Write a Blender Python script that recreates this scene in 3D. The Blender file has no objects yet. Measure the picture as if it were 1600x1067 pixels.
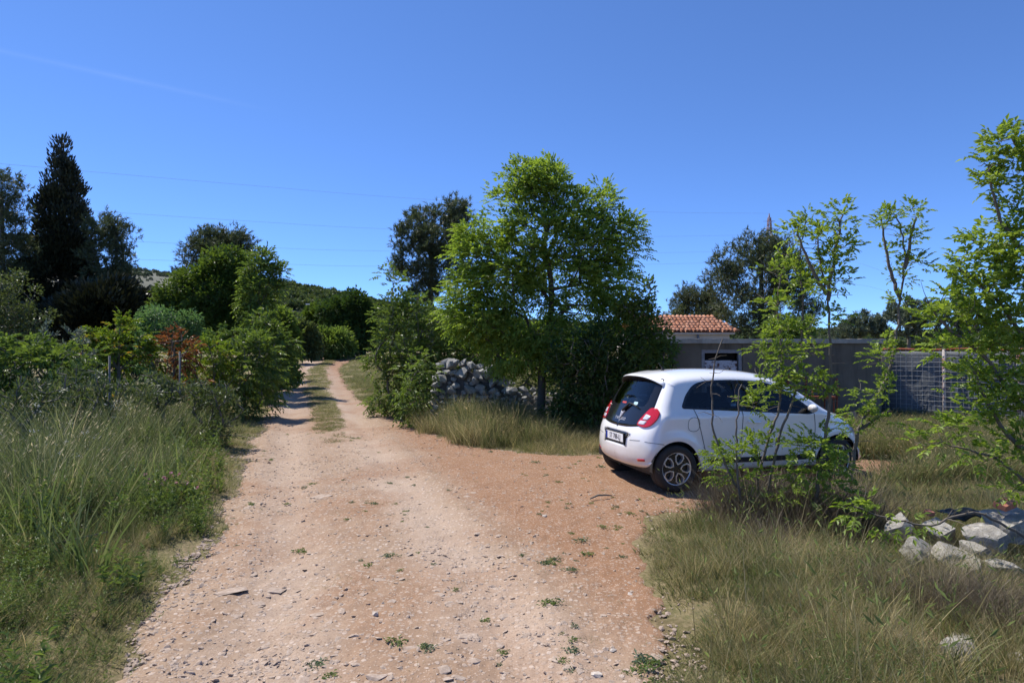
import bpy, bmesh, math, random
import numpy as np
from mathutils import Vector, Matrix
from mathutils.bvhtree import BVHTree
from mathutils.geometry import delaunay_2d_cdt

scene = bpy.context.scene
C = scene.collection
R = math.radians
CAM_H, F_PX, HORIZON = 1.8, 1000.0, 546.0

# ------------------------------------------------------------------ camera
cam_d = bpy.data.cameras.new('camera')
cam = bpy.data.objects.new('camera', cam_d)
C.objects.link(cam)
cam.location = (0, 0, CAM_H)
cam.rotation_euler = (R(90) + math.atan((HORIZON - 533.5) / F_PX), 0, 0)
cam_d.sensor_width = 36.0
cam_d.lens = 22.5
cam_d.clip_start = 0.05
cam_d.clip_end = 6000
scene.camera = cam

# ------------------------------------------------------------------ sun, sky, exposure
SUN_EL = R(56)
SUN_H = Vector((-0.82, 0.57, 0)).normalized()
SUN = Vector((SUN_H.x * math.cos(SUN_EL), SUN_H.y * math.cos(SUN_EL), math.sin(SUN_EL)))
sun_d = bpy.data.lights.new('sun', 'SUN')
sun_d.energy = 4.8
sun_d.angle = R(0.53)
sun_d.color = (1.0, 0.945, 0.86)
sun = bpy.data.objects.new('sun', sun_d)
C.objects.link(sun)
sun.rotation_euler = SUN.to_track_quat('Z', 'Y').to_euler()
sun.location = (-20, 20, 40)

world = bpy.data.worlds.new('World')
scene.world = world
world.use_nodes = True
wn, wl = world.node_tree.nodes, world.node_tree.links
wn.clear()
w_out = wn.new('ShaderNodeOutputWorld')
w_bg = wn.new('ShaderNodeBackground')
w_bg.inputs['Strength'].default_value = 0.15
sky = wn.new('ShaderNodeTexSky')
sky.sky_type = 'NISHITA'
sky.sun_disc = False
sky.sun_elevation = SUN_EL
sky.sun_rotation = math.atan2(SUN_H.x, SUN_H.y)
sky.altitude = 5500
sky.air_density = 1.0
sky.dust_density = 1.0
sky.ozone_density = 4.0
hsv = wn.new('ShaderNodeHueSaturation')
hsv.inputs['Saturation'].default_value = 1.0
hsv.inputs['Value'].default_value = 1.04
gam = wn.new('ShaderNodeGamma'); gam.inputs['Gamma'].default_value = 0.85
clr = wn.new('ShaderNodeMix'); clr.data_type = 'RGBA'; clr.blend_type = 'MULTIPLY'; clr.inputs[0].default_value = 1.0; clr.inputs[7].default_value = (0.66, 0.96, 1.44, 1)
wl.new(sky.outputs[0], clr.inputs[6]); wl.new(clr.outputs[2], gam.inputs['Color']); wl.new(gam.outputs[0], hsv.inputs['Color'])
# two old vapour trails: thin great-circle streaks high in the sky
geo = wn.new('ShaderNodeNewGeometry')
def sky_dir(px, py):
    v = Vector(((px - 800) / F_PX, 1.0, (HORIZON - py) / F_PX))
    return v.normalized()
def trail(prev, a, b, width, amount, fade0, fade1):
    pa, pb = sky_dir(*a), sky_dir(*b)
    n = pa.cross(pb).normalized()
    t = (pb - pa).normalized()
    def m(op, x, y=None, z=None):
        k = wn.new('ShaderNodeMath'); k.operation = op
        for i, q in enumerate((x, y, z)):
            if q is None: continue
            if isinstance(q, (int, float)): k.inputs[i].default_value = q
            else: wl.new(q, k.inputs[i])
        return k.outputs[0]
    def dot(vec):
        k = wn.new('ShaderNodeVectorMath'); k.operation = 'DOT_PRODUCT'
        wl.new(tc, k.inputs[0]); k.inputs[1].default_value = vec
        return k.outputs['Value']
    nz = wn.new('ShaderNodeTexNoise'); nz.inputs['Scale'].default_value = 14; nz.inputs['Detail'].default_value = 5
    wl.new(tc, nz.inputs['Vector'])
    d = m('ABSOLUTE', dot(n))
    d = m('DIVIDE', d, width)
    d = m('SUBTRACT', 1.0, d); d = m('MAXIMUM', d, 0.0); d = m('POWER', d, 1.6)
    s = dot(t)
    mr = wn.new('ShaderNodeMapRange'); mr.interpolation_type = 'SMOOTHSTEP'
    wl.new(s, mr.inputs['Value'])
    mr.inputs['From Min'].default_value = fade0; mr.inputs['From Max'].default_value = fade1
    mr.inputs['To Min'].default_value = 1.0; mr.inputs['To Max'].default_value = 0.0
    k = m('MULTIPLY', m('MULTIPLY', d, mr.outputs['Result']), m('MULTIPLY', nz.outputs['Fac'], amount))
    mx = wn.new('ShaderNodeMix'); mx.data_type = 'RGBA'
    wl.new(k, mx.inputs[0]); wl.new(prev, mx.inputs[6]); mx.inputs[7].default_value = (6.5, 7.3, 8.5, 1)
    return mx.outputs[2]
tcn = wn.new('ShaderNodeTexCoord'); tc = tcn.outputs['Generated']
col = trail(hsv.outputs[0], (0, 78), (450, 178), 0.006, 0.05, sky_dir(180, 118).dot((sky_dir(450, 178) - sky_dir(0, 78)).normalized()),
            sky_dir(470, 182).dot((sky_dir(450, 178) - sky_dir(0, 78)).normalized()))
wl.new(col, w_bg.inputs['Color'])
wl.new(w_bg.outputs[0], w_out.inputs[0])

scene.view_settings.view_transform = 'Standard'
scene.view_settings.look = 'None'
scene.view_settings.gamma = 1
scene.view_settings.exposure = 0.45
scene.view_settings.use_curve_mapping = False
scene.cycles.max_bounces = 6
scene.cycles.diffuse_bounces = 3
scene.cycles.transmission_bounces = 4
scene.cycles.transparent_max_bounces = 8
scene.cycles.use_denoising = True
scene.cycles.use_adaptive_sampling = True
scene.cycles.adaptive_threshold = 0.02
scene.cycles.caustics_reflective = False
scene.cycles.caustics_refractive = False

# ------------------------------------------------------------------ helpers
def obj(name, data, parent=None, loc=None, rot=None, scale=None):
    o = bpy.data.objects.new(name, data)
    C.objects.link(o)
    if parent: o.parent = parent
    if loc is not None: o.location = loc
    if rot is not None: o.rotation_euler = rot
    if scale is not None: o.scale = scale
    return o
def tag(o, label=None, cat=None, group=None, kind=None):
    if label: o['label'] = label
    if cat: o['category'] = cat
    if group: o['group'] = group
    if kind: o['kind'] = kind
    return o
def thing(name, label, cat, loc=(0, 0, 0), rz=0, group=None):
    o = obj(name, None, None, loc, (0, 0, rz))
    o.empty_display_size = 0.2
    return tag(o, label, cat, group)
def mesh_np(name, V, Fs, mat=None, smooth=False, rnd=None):
    """Fs: list of int arrays (m,k). rnd: per-face float"""
    me = bpy.data.meshes.new(name)
    V = np.asarray(V, np.float32)
    Fs = [np.asarray(f, np.int32) for f in (Fs if isinstance(Fs, list) else [Fs])]
    Fs = [f for f in Fs if len(f)]
    loops = np.concatenate([f.ravel() for f in Fs])
    tot = np.concatenate([np.full(len(f), f.shape[1], np.int32) for f in Fs])
    start = np.concatenate(([0], np.cumsum(tot)[:-1])).astype(np.int32)
    me.vertices.add(len(V)); me.vertices.foreach_set('co', V.ravel())
    me.loops.add(len(loops)); me.loops.foreach_set('vertex_index', loops)
    me.polygons.add(len(tot)); me.polygons.foreach_set('loop_start', start)
    if rnd is not None:
        a = me.attributes.new('rnd', 'FLOAT', 'FACE')
        a.data.foreach_set('value', np.asarray(rnd, np.float32))
    if mat: me.materials.append(mat)
    me.update(calc_edges=True)
    me.validate()
    me.polygons.foreach_set('use_smooth', np.full(len(me.polygons), smooth))
    return me
class MB:
    """collects simple solids into one mesh"""
    def __init__(s): s.v = []; s.f = []
    def add(s, vs, fs):
        o = len(s.v); s.v += [tuple(v) for v in vs]; s.f += [tuple(i + o for i in f) for f in fs]
    def box(s, a, b, M=None):
        x0, y0, z0 = a; x1, y1, z1 = b
        vs = [Vector(p) for p in ((x0,y0,z0),(x1,y0,z0),(x1,y1,z0),(x0,y1,z0),(x0,y0,z1),(x1,y0,z1),(x1,y1,z1),(x0,y1,z1))]
        if M: vs = [M @ v for v in vs]
        s.add(vs, [(3,2,1,0),(4,5,6,7),(0,1,5,4),(1,2,6,5),(2,3,7,6),(3,0,4,7)])
    def tube(s, pts, r, k=6, cap=True):
        pts = [Vector(p) for p in pts]; n = len(pts)
        rr = r if isinstance(r, (list, tuple)) else [r] * n
        o = len(s.v); up = Vector((0.13, 0.27, 0.95))
        for i, p in enumerate(pts):
            t = (pts[min(i + 1, n - 1)] - pts[max(i - 1, 0)]).normalized()
            a = t.cross(up)
            if a.length < 1e-3: a = t.cross(Vector((1, 0, 0)))
            a.normalize(); b = t.cross(a)
            for j in range(k):
                q = 2 * math.pi * j / k
                s.v.append(tuple(p + (a * math.cos(q) + b * math.sin(q)) * rr[i]))
        for i in range(n - 1):
            for j in range(k):
                s.f.append((o + i*k + j, o + i*k + (j+1) % k, o + (i+1)*k + (j+1) % k, o + (i+1)*k + j))
        if cap:
            s.f.append(tuple(o + j for j in range(k))[::-1]); s.f.append(tuple(o + (n-1)*k + j for j in range(k)))
    def lathe(s, prof, k=32, axis='y', c=(0, 0, 0)):
        o = len(s.v); n = len(prof)
        for (r, h) in prof:
            for j in range(k):
                q = 2 * math.pi * j / k
                if axis == 'y': s.v.append((c[0] + r * math.cos(q), c[1] + h, c[2] + r * math.sin(q)))
                else: s.v.append((c[0] + r * math.cos(q), c[1] + r * math.sin(q), c[2] + h))
        for i in range(n - 1):
            for j in range(k):
                s.f.append((o + i*k + j, o + i*k + (j+1) % k, o + (i+1)*k + (j+1) % k, o + (i+1)*k + j))
    def mesh(s, name, mat=None, smooth=False, bevel=0):
        me = bpy.data.meshes.new(name)
        me.from_pydata(s.v, [], s.f)
        if bevel:
            bm = bmesh.new(); bm.from_mesh(me)
            bmesh.ops.recalc_face_normals(bm, faces=bm.faces)
            bmesh.ops.bevel(bm, geom=list(bm.edges), offset=bevel, segments=2, affect='EDGES', profile=0.6)
            bm.to_mesh(me); bm.free()
        else:
            bm = bmesh.new(); bm.from_mesh(me)
            bmesh.ops.recalc_face_normals(bm, faces=bm.faces); bm.to_mesh(me); bm.free()
        if mat: me.materials.append(mat)
        for p in me.polygons: p.use_smooth = smooth
        return me
    def obj(s, name, mat, parent=None, smooth=False, bevel=0, loc=None, rot=None):
        return obj(name, s.mesh(name, mat, smooth, bevel), parent, loc, rot)

# value noise for numpy arrays
_rs = np.random.RandomState(5)
_lat = _rs.rand(256, 256).astype(np.float32)
def vnoise(x, y, scale=1.0, octs=3, seed=0):
    x = np.asarray(x, float) * scale + 17.3 * seed; y = np.asarray(y, float) * scale + 9.1 * seed
    out = 0; amp = 1; tot = 0
    for o in range(octs):
        xi = np.floor(x).astype(int); yi = np.floor(y).astype(int); fx = x - xi; fy = y - yi
        fx = fx*fx*(3 - 2*fx); fy = fy*fy*(3 - 2*fy)
        a = _lat[xi & 255, yi & 255]; b = _lat[(xi+1) & 255, yi & 255]; c = _lat[xi & 255, (yi+1) & 255]; d = _lat[(xi+1) & 255, (yi+1) & 255]
        out = out + amp * ((a*(1-fx)+b*fx)*(1-fy) + (c*(1-fx)+d*fx)*fy); tot += amp
        amp *= 0.5; x = x*2.03 + 5.2; y = y*2.03 + 1.7
    return out / tot     # 0..1
def sstep(a, b, x):
    t = np.clip((np.asarray(x, float) - a) / (b - a), 0, 1); return t*t*(3 - 2*t)

# ------------------------------------------------------------------ materials
def new_mat(name):
    m = bpy.data.materials.new(name); m.use_nodes = True
    nt = m.node_tree; nt.nodes.clear()
    return m, nt
class NT:
    def __init__(s, name):
        s.m, s.t = new_mat(name); s.n = s.t.nodes; s.out = s.n.new('ShaderNodeOutputMaterial')
    def link(s, a, b): s.t.links.new(a, b)
    def setin(s, node, key, v):
        if v is None: return
        if hasattr(v, 'is_output'): s.link(v, node.inputs[key])
        else:
            if isinstance(v, tuple) and len(v) == 3 and node.inputs[key].type == 'RGBA': v = v + (1,)
            node.inputs[key].default_value = v
    def coord(s, kind='Object'):
        return s.n.new('ShaderNodeTexCoord').outputs[kind]
    def pos(s): return s.n.new('ShaderNodeNewGeometry').outputs['Position']
    def noise(s, scale, vec=None, detail=4, rough=0.55, out='Fac', dist=0):
        k = s.n.new('ShaderNodeTexNoise'); k.inputs['Scale'].default_value = scale; k.inputs['Detail'].default_value = detail
        k.inputs['Roughness'].default_value = rough; k.inputs['Distortion'].default_value = dist
        if vec is not None: s.link(vec, k.inputs['Vector'])
        return k.outputs[out]
    def voro(s, scale, vec=None, feature='F1', out='Distance', rand=1.0):
        k = s.n.new('ShaderNodeTexVoronoi'); k.feature = feature; k.inputs['Scale'].default_value = scale
        k.inputs['Randomness'].default_value = rand
        if vec is not None: s.link(vec, k.inputs['Vector'])
        return k.outputs[out]
    def ramp(s, fac, stops, interp='LINEAR'):
        k = s.n.new('ShaderNodeValToRGB'); k.color_ramp.interpolation = interp
        e = k.color_ramp.elements
        while len(e) > 1: e.remove(e[-1])
        for i, (p, c) in enumerate(stops):
            q = e[0] if i == 0 else e.new(p)
            q.position = p
            q.color = (c, c, c, 1) if isinstance(c, (int, float)) else tuple(c) + (1,)
        s.link(fac, k.inputs[0]); return k.outputs[0]
    def mix(s, f, a, b, mode='MIX'):
        k = s.n.new('ShaderNodeMix'); k.data_type = 'RGBA'; k.blend_type = mode
        for i, v in ((0, f), (6, a), (7, b)):
            if hasattr(v, 'is_output'): s.link(v, k.inputs[i])
            else: k.inputs[i].default_value = v if i == 0 else tuple(v)[:3] + (1,)
        return k.outputs[2]
    def math(s, op, a, b=None):
        k = s.n.new('ShaderNodeMath'); k.operation = op
        for i, v in ((0, a), (1, b)):
            if v is None: continue
            if hasattr(v, 'is_output'): s.link(v, k.inputs[i])
            else: k.inputs[i].default_value = v
        return k.outputs[0]
    def attr(s, name): 
        k = s.n.new('ShaderNodeAttribute'); k.attribute_name = name; return k.outputs['Fac']
    def orand(s): return s.n.new('ShaderNodeObjectInfo').outputs['Random']
    def bump(s, h, strength=0.5, dist=0.02):
        k = s.n.new('ShaderNodeBump'); k.inputs['Strength'].default_value = strength; k.inputs['Distance'].default_value = dist
        s.link(h, k.inputs['Height']); return k.outputs[0]
    def bsdf(s, color, rough=0.7, normal=None, metal=0, spec=0.3, coat=0, **kw):
        k = s.n.new('ShaderNodeBsdfPrincipled')
        s.setin(k, 'Base Color', color); s.setin(k, 'Roughness', rough); s.setin(k, 'Metallic', metal)
        s.setin(k, 'Specular IOR Level', spec); s.setin(k, 'Coat Weight', coat)
        for a, v in kw.items(): s.setin(k, a.replace('_', ' '), v)
        if normal is not None: s.link(normal, k.inputs['Normal'])
        return k.outputs[0]
    def done(s, shader): s.link(shader, s.out.inputs[0]); return s.m
def simple(name, color, rough=0.6, metal=0, spec=0.3, coat=0, var=0.0, nscale=8):
    t = NT(name)
    if var:
        n = t.noise(nscale, t.coord())
        c = t.mix(n, tuple(x*(1-var) for x in color), tuple(min(1, x*(1+var)) for x in color))
    else: c = color
    return t.done(t.bsdf(c, rough, metal=metal, spec=spec, coat=coat))
def leaf_mat(name, dark, light, transl=0.42, rough=0.45, spec=0.35, tint=(1.25, 1.25, 0.55), third=None):
    t = NT(name)
    f = t.attr('rnd')
    stops = [(0.0, dark), (0.8, light)]
    if third: stops.append((1.0, third))
    c = t.ramp(f, stops)
    b = t.bsdf(c, rough, spec=spec)
    tr = t.n.new('ShaderNodeBsdfTranslucent')
    t.link(t.mix(1.0, c, tint, 'MULTIPLY'), tr.inputs[0])
    mx = t.n.new('ShaderNodeMixShader'); mx.inputs[0].default_value = transl
    t.link(b, mx.inputs[1]); t.link(tr.outputs[0], mx.inputs[2])
    return t.done(mx.outputs[0])
def bark_mat(name, a, b, scale=30):
    t = NT(name); p = t.coord()
    n = t.noise(scale, p, 6, 0.7); n2 = t.noise(scale*0.15, p, 2)
    c = t.mix(n, a, b); c = t.mix(t.math('MULTIPLY', n2, 0.5), c, (0.16, 0.15, 0.12))
    return t.done(t.bsdf(c, 0.9, t.bump(n, 0.7, 0.005)))
# ------------------------------------------------------------------ the lie of the land
def z_base(x, y):
    y = np.asarray(y, float); x = np.asarray(x, float)
    r = 0.00045 * np.clip(y - 12, 0, 48) ** 2
    return r + 0.0 * x
def depth_of(py):
    ys = np.geomspace(2.5, 95, 4000)
    p = HORIZON + F_PX * (CAM_H - z_base(0, ys)) / ys
    return float(ys[np.argmin(np.abs(p - py))])
def at(px, py, d):
    """point seen at a pixel, d metres away along the view axis"""
    return Vector(((px - 800) / F_PX * d, d, CAM_H - (py - HORIZON) / F_PX * d))
def ground_px(px, py):
    d = depth_of(py); return ((px - 800) / F_PX * d, d)
left_px = [(205, 1067), (256, 960), (342, 835), (372, 755), (400, 700), (424, 640), (435, 600), (452, 577), (478, 563)]
left_edge = [(-1.2, -30.0), (-1.5, -8.0), (-1.65, 1.0), (-1.8, 2.2)] + [ground_px(*p) for p in left_px] + [(-19.0, 64), (-18, 72), (-8, 82), (10, 90), (30, 96)]
right_edge = [(2.6, -30.0), (1.4, -8.0), (0.75, 1.0), (0.8, 2.2)] + [ground_px(1055, 1067), ground_px(1032, 980), ground_px(1012, 900), ground_px(985, 838)] + \
    [(1.38, 6.75), (1.8, 7.15), (2.6, 7.45), (3.6, 7.85), (4.5, 8.25), (5.3, 8.6), (6.2, 9.1), (6.5, 9.7), (6.1, 10.3), (4.6, 10.75), (2.9, 10.85), (1.3, 10.8)] + \
    [ground_px(880, 712), ground_px(740, 698), ground_px(650, 668), ground_px(575, 634), ground_px(540, 603), ground_px(530, 575), ground_px(556, 559)] + \
    [(-9, 68), (2, 76), (16, 83), (32, 88)]
road_poly = np.array(left_edge + right_edge[::-1])
def poly_sdf(poly, x, y):
    """signed distance, + inside"""
    x = np.asarray(x, float); y = np.asarray(y, float)
    sh = x.shape; x = x.ravel(); y = y.ravel()
    best = np.full(x.shape, 1e9); inside = np.zeros(x.shape, bool)
    n = len(poly)
    for i in range(n):
        ax, ay = poly[i]; bx, by = poly[(i + 1) % n]
        ex, ey = bx - ax, by - ay
        t = np.clip(((x - ax) * ex + (y - ay) * ey) / (ex*ex + ey*ey + 1e-12), 0, 1)
        best = np.minimum(best, np.hypot(x - ax - t*ex, y - ay - t*ey))
        c = ((ay > y) != (by > y)) & (x < (bx - ax) * (y - ay) / (by - ay + 1e-12) + ax)
        inside ^= c
    return np.where(inside, best, -best).reshape(sh)
def road_sdf(x, y):
    s = poly_sdf(road_poly, x, y)
    return s + (vnoise(x, y, 1.1, 3, 1) - 0.5) * 0.55 + (vnoise(x, y, 5.0, 2, 2) - 0.5) * 0.22
def strip_f(x, y):
    """grassy strip between the wheel tracks, 0..1"""
    ys = [9, 12, 16, 19, 25, 31, 38, 45, 60]
    cx = np.interp(y, ys, [-2.75, -3.35, -4.6, -5.55, -7.6, -9.4, -11.6, -13.6, -16.5])
    hw = np.interp(y, ys, [0.05, 0.25, 0.38, 0.42, 0.5, 0.55, 0.6, 0.6, 0.3])
    n = (vnoise(x, y, 1.6, 3, 4) - 0.5) * 0.9
    return sstep(1.15, 0.6, np.abs(x - cx) / (hw * 1.0) + n * 0.9) * sstep(10.5, 16, y)
def gz(x, y, s=None):
    """height of the open ground beside the road"""
    x = np.asarray(x, float); y = np.asarray(y, float)
    if s is None: s = road_sdf(x, y)
    far = sstep(60, 30, np.abs(y))
    z = z_base(x, y) + (vnoise(x, y, 0.35, 3, 3) - 0.5) * 0.22 * far * sstep(0.0, 1.5, -s)
    return z + 0.07 * sstep(0.0, 0.7, -s)
def rz_(x, y):
    """height of the road surface"""
    x = np.asarray(x, float); y = np.asarray(y, float)
    z = z_base(x, y) + (vnoise(x, y, 0.8, 3, 6) - 0.5) * 0.05 + (vnoise(x, y, 4.0, 3, 7) - 0.5) * 0.03 + ((vnoise(x, y, 13.0, 2, 8) - 0.5) * 0.022 + (vnoise(x, y, 31.0, 2, 9) - 0.5) * 0.012) * sstep(13, 7, y)
    rut = 0
    for off in (-0.72, 0.72):
        c = np.interp(y, [2, 5, 9, 12, 19, 31, 45, 60], [-0.62, -0.95, -2.35, -3.4, -5.6, -9.5, -13.7, -16.6]) + off * (1 + 0.01 * y)
        rut = rut - 0.035 * np.exp(-((x - c) / 0.24) ** 2) + 0.018 * np.exp(-((x - c - np.sign(off) * 0.42) / 0.14) ** 2)
    return z + 0.03 * strip_f(x, y) + rut

def ground_material():
    t = NT('dry_soil'); p = t.pos()
    n = t.noise(0.9, p, 6, 0.65); n2 = t.noise(22, p, 6, 0.75)
    c = t.ramp(n, [(0.30, (0.15, 0.105, 0.060)), (0.5, (0.135, 0.125, 0.055)), (0.66, (0.24, 0.18, 0.11))])
    c = t.mix(t.ramp(n2, [(0.45, 0.0), (0.7, 0.6)]), c, (0.38, 0.29, 0.18))
    return t.done(t.bsdf(c, 0.95, t.bump(n2, 0.9, 0.02), spec=0.1))
def road_material():
    t = NT('stony_dirt'); p = t.pos()
    big = t.noise(0.42, p, 4, 0.6, dist=0.6)
    sx = t.n.new('ShaderNodeSeparateXYZ'); t.link(p, sx.inputs[0])
    side = t.math('ADD', sx.outputs[0], t.math('MULTIPLY', sx.outputs[1], 0.33))
    side = t.ramp(t.math('ADD', t.math('MULTIPLY', side, 0.2), t.math('MULTIPLY', big, 0.32)), [(0.50, 0.0), (0.64, 1.0)]); mid = t.noise(2.3, p, 5, 0.65); fine = t.noise(60, p, 4, 0.7)
    red = t.math('MAXIMUM', t.math('MULTIPLY', side, 0.95), t.math('MULTIPLY', t.ramp(big, [(0.46, 0.0), (0.64, 1.0)]), 0.7))
    pale = t.mix(mid, (0.335, 0.245, 0.178), (0.44, 0.342, 0.265))
    # two compacted paler wheel tracks on a rougher, browner bed
    lane = t.math('ADD', t.math('ADD', sx.outputs[0], t.math('MULTIPLY', sx.outputs[1], 0.345)), t.math('MULTIPLY', t.math('SUBTRACT', mid, 0.5), 0.9))
    r1 = t.ramp(t.math('ABSOLUTE', t.math('SUBTRACT', lane, 1.42)), [(0.18, 1.0), (0.52, 0.0)])
    r2 = t.ramp(t.math('ABSOLUTE', t.math('SUBTRACT', lane, -0.05)), [(0.15, 0.7), (0.5, 0.0)])
    rough_bed = t.mix(mid, (0.235, 0.158, 0.104), (0.375, 0.275, 0.195))
    pale = t.mix(t.math('MAXIMUM', r1, r2), rough_bed, pale)
    brown = t.mix(mid, (0.205, 0.105, 0.055), (0.29, 0.165, 0.095))
    c = t.mix(red, pale, brown)
    v = t.voro(26, p, 'F1', 'Color'); vd = t.voro(26, p, 'F1', 'Distance'); ve = t.voro(26, p, 'DISTANCE_TO_EDGE', 'Distance')
    v2 = t.voro(70, p, 'F1', 'Color'); vd2 = t.voro(70, p, 'F1', 'Distance')
    sep = t.n.new('ShaderNodeSeparateColor'); t.link(v, sep.inputs[0])
    sep2 = t.n.new('ShaderNodeSeparateColor'); t.link(v2, sep2.inputs[0])
    stone = t.mix(sep.outputs[1], (0.36, 0.275, 0.215), (0.52, 0.425, 0.35))
    m1 = t.math('MULTIPLY', t.ramp(sep.outputs[0], [(0.55, 0.0), (0.6, 1.0)]), t.ramp(vd, [(0.34, 1.0), (0.46, 0.0)]))
    m1 = t.math('MULTIPLY', m1, t.ramp(red, [(0.0, 0.9), (1.0, 0.35)]))
    stone2 = t.mix(sep2.outputs[1], (0.21, 0.138, 0.095), (0.50, 0.385, 0.30))
    m2 = t.math('MULTIPLY', t.ramp(sep2.outputs[0], [(0.4, 0.0), (0.45, 0.8)]), t.ramp(vd2, [(0.34, 1.0), (0.5, 0.0)]))
    c = t.mix(m2, c, stone2); c = t.mix(m1, c, stone)
    c = t.mix(t.math('MULTIPLY', t.ramp(fine, [(0.35, 1.0), (0.5, 0.0)]), 0.35), c, (0.15, 0.088, 0.055))
    h = t.math('ADD', t.math('MULTIPLY', m1, 0.8), t.math('ADD', t.math('MULTIPLY', m2, 0.35), t.math('MULTIPLY', fine, 0.3)))
    return t.done(t.bsdf(c, 0.93, t.bump(h, 0.75, 0.006), spec=0.15))
M_GROUND, M_ROAD = ground_material(), road_material()

def build_ground():
    na, rings = 640, np.concatenate([[0.25], np.geomspace(0.6, 60, 200), np.geomspace(66, 4000, 34)])
    # finer angles in front
    a = np.linspace(0, 2*np.pi, na, endpoint=False)
    a = a + 0.62 * np.sin(a)            # crowd towards angle 0
    ang = a + np.pi                      # angle 0 of crowding is at pi -> shift
    ang = np.sort(np.mod(ang, 2*np.pi))
    A, Rr = np.meshgrid(ang, rings)
    X = Rr * np.sin(A); Y = Rr * np.cos(A)
    s = road_sdf(X, Y)
    Z = gz(X, Y, s) - 0.10 * sstep(-0.02, 0.25, s)
    V = np.stack([X, Y, Z], -1).reshape(-1, 3)
    nr = len(rings)
    i, j = np.meshgrid(np.arange(nr - 1), np.arange(na), indexing='ij')
    j2 = (j + 1) % na
    F = np.stack([i*na + j, (i+1)*na + j, (i+1)*na + j2, i*na + j2], -1).reshape(-1, 4)
    F = F[:, ::-1]
    c = len(V); V = np.vstack([V, [[0, 0, gz(0.0, 0.0) - 0.1]]])
    T = np.array([[c, (k + 1) % na, k] for k in range(na)])
    o = obj('ground', mesh_np('ground', V, [F, T[:, ::-1]], M_GROUND, True))
    tag(o, kind='structure')
    return o
ground = build_ground()

def build_road():
    u = np.arange(-0.86, 0.80, 0.0042)
    y = np.geomspace(1.6, 96, 560)
    U, Y = np.meshgrid(u, y); X = U * Y
    s = road_sdf(X, Y)
    Z = rz_(X, Y) + 0.012 - 0.11 * sstep(0.06, -0.16, s)
    keep = s > -0.2
    nu = len(u)
    i, j = np.meshgrid(np.arange(len(y) - 1), np.arange(nu - 1), indexing='ij')
    k = keep[:-1, :-1] & keep[1:, :-1] & keep[:-1, 1:] & keep[1:, 1:]
    F = np.stack([i*nu + j, i*nu + j + 1, (i+1)*nu + j + 1, (i+1)*nu + j], -1)[k]
    used, inv = np.unique(F, return_inverse=True)
    V = np.stack([X, Y, Z], -1).reshape(-1, 3)[used]
    F = inv.reshape(-1, 4)
    # the same track running on behind the photographer
    xb, yb = np.meshgrid(np.linspace(-3.4, 4.2, 110), np.linspace(-29, 1.6, 320)); sb = road_sdf(xb, yb)
    zb = rz_(xb, yb) + 0.012 - 0.11 * sstep(0.06, -0.16, sb); kb = sb > -0.2; ib, jb = np.meshgrid(np.arange(319), np.arange(109), indexing='ij')
    kk = kb[:-1, :-1] & kb[1:, :-1] & kb[:-1, 1:] & kb[1:, 1:]
    Fb = np.stack([ib*110 + jb, ib*110 + jb + 1, (ib+1)*110 + jb + 1, (ib+1)*110 + jb], -1)[kk]; ub, invb = np.unique(Fb, return_inverse=True)
    Vb = np.stack([xb, yb, zb], -1).reshape(-1, 3)[ub]; F = np.vstack([F, invb.reshape(-1, 4) + len(V)]); V = np.vstack([V, Vb])
    o = obj('dirt_road', mesh_np('dirt_road', V, F, M_ROAD, True))
    tag(o, kind='structure')
    return o
road = build_road()

# ------------------------------------------------------------------ stones
def hull_stone(seed, n=16, flat=0.6):
    rs = np.random.RandomState(seed)
    p = rs.normal(size=(n, 3)); p /= np.linalg.norm(p, axis=1)[:, None]
    p *= (0.75 + 0.25 * rs.rand(n, 1)); p *= np.array([1, 0.75 + 0.25*rs.rand(), flat])
    bm = bmesh.new()
    for q in p: bm.verts.new(q)
    r = bmesh.ops.convex_hull(bm, input=bm.verts)
    bmesh.ops.delete(bm, geom=[g for g in r['geom_interior'] if isinstance(g, bmesh.types.BMVert)], context='VERTS')
    me = bpy.data.meshes.new('stone'); bm.to_mesh(me); bm.free()
    return me
def rock_mesh(seed, sub=4, cuts=9, rough=0.05):
    """a weathered boulder: a ball flattened by random planes, then roughened"""
    rs = np.random.RandomState(seed)
    bm = bmesh.new(); bmesh.ops.create_icosphere(bm, subdivisions=sub, radius=1.0)
    V = np.array([v.co[:] for v in bm.verts])
    for _ in range(cuts):
        n = rs.normal(size=3); n /= np.linalg.norm(n); d = 0.42 + 0.38 * rs.rand()
        over = np.maximum(0, V @ n - d); V -= over[:, None] * n
    nn = V / np.linalg.norm(V, axis=1)[:, None]
    h = (vnoise(V[:,0] + V[:,2]*0.7, V[:,1] - V[:,2]*0.6, 2.2, 4, seed % 31) - 0.5)
    h2 = (vnoise(V[:,0]*1.2 - V[:,2], V[:,1] + V[:,2]*0.8, 7, 3, seed % 17) - 0.5)
    V += nn * (h * rough * 3.2 + h2 * rough)[:, None]
    for v, c in zip(bm.verts, V): v.co = c
    me = bpy.data.meshes.new('rock'); bm.to_mesh(me); bm.free()
    for p in me.polygons: p.use_smooth = cuts == 0
    return me
def stone_material(name, a, b, c, lichen=True, bd=0.006):
    t = NT(name); p = t.coord()
    n = t.noise(3.0, p, 6, 0.65); f = t.noise(22, p, 5, 0.7)
    col = t.ramp(n, [(0.3, a), (0.55, b), (0.72, c)])
    col = t.mix(t.math('MULTIPLY', t.orand(), 0.4), col, tuple(x*0.72 for x in b))
    if lichen: col = t.mix(t.ramp(f, [(0.52, 0.0), (0.66, 0.65)]), col, (0.10, 0.10, 0.095))
    return t.done(t.bsdf(col, 0.92, t.bump(t.math('ADD', f, n), 0.55, bd), spec=0.15))
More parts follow.
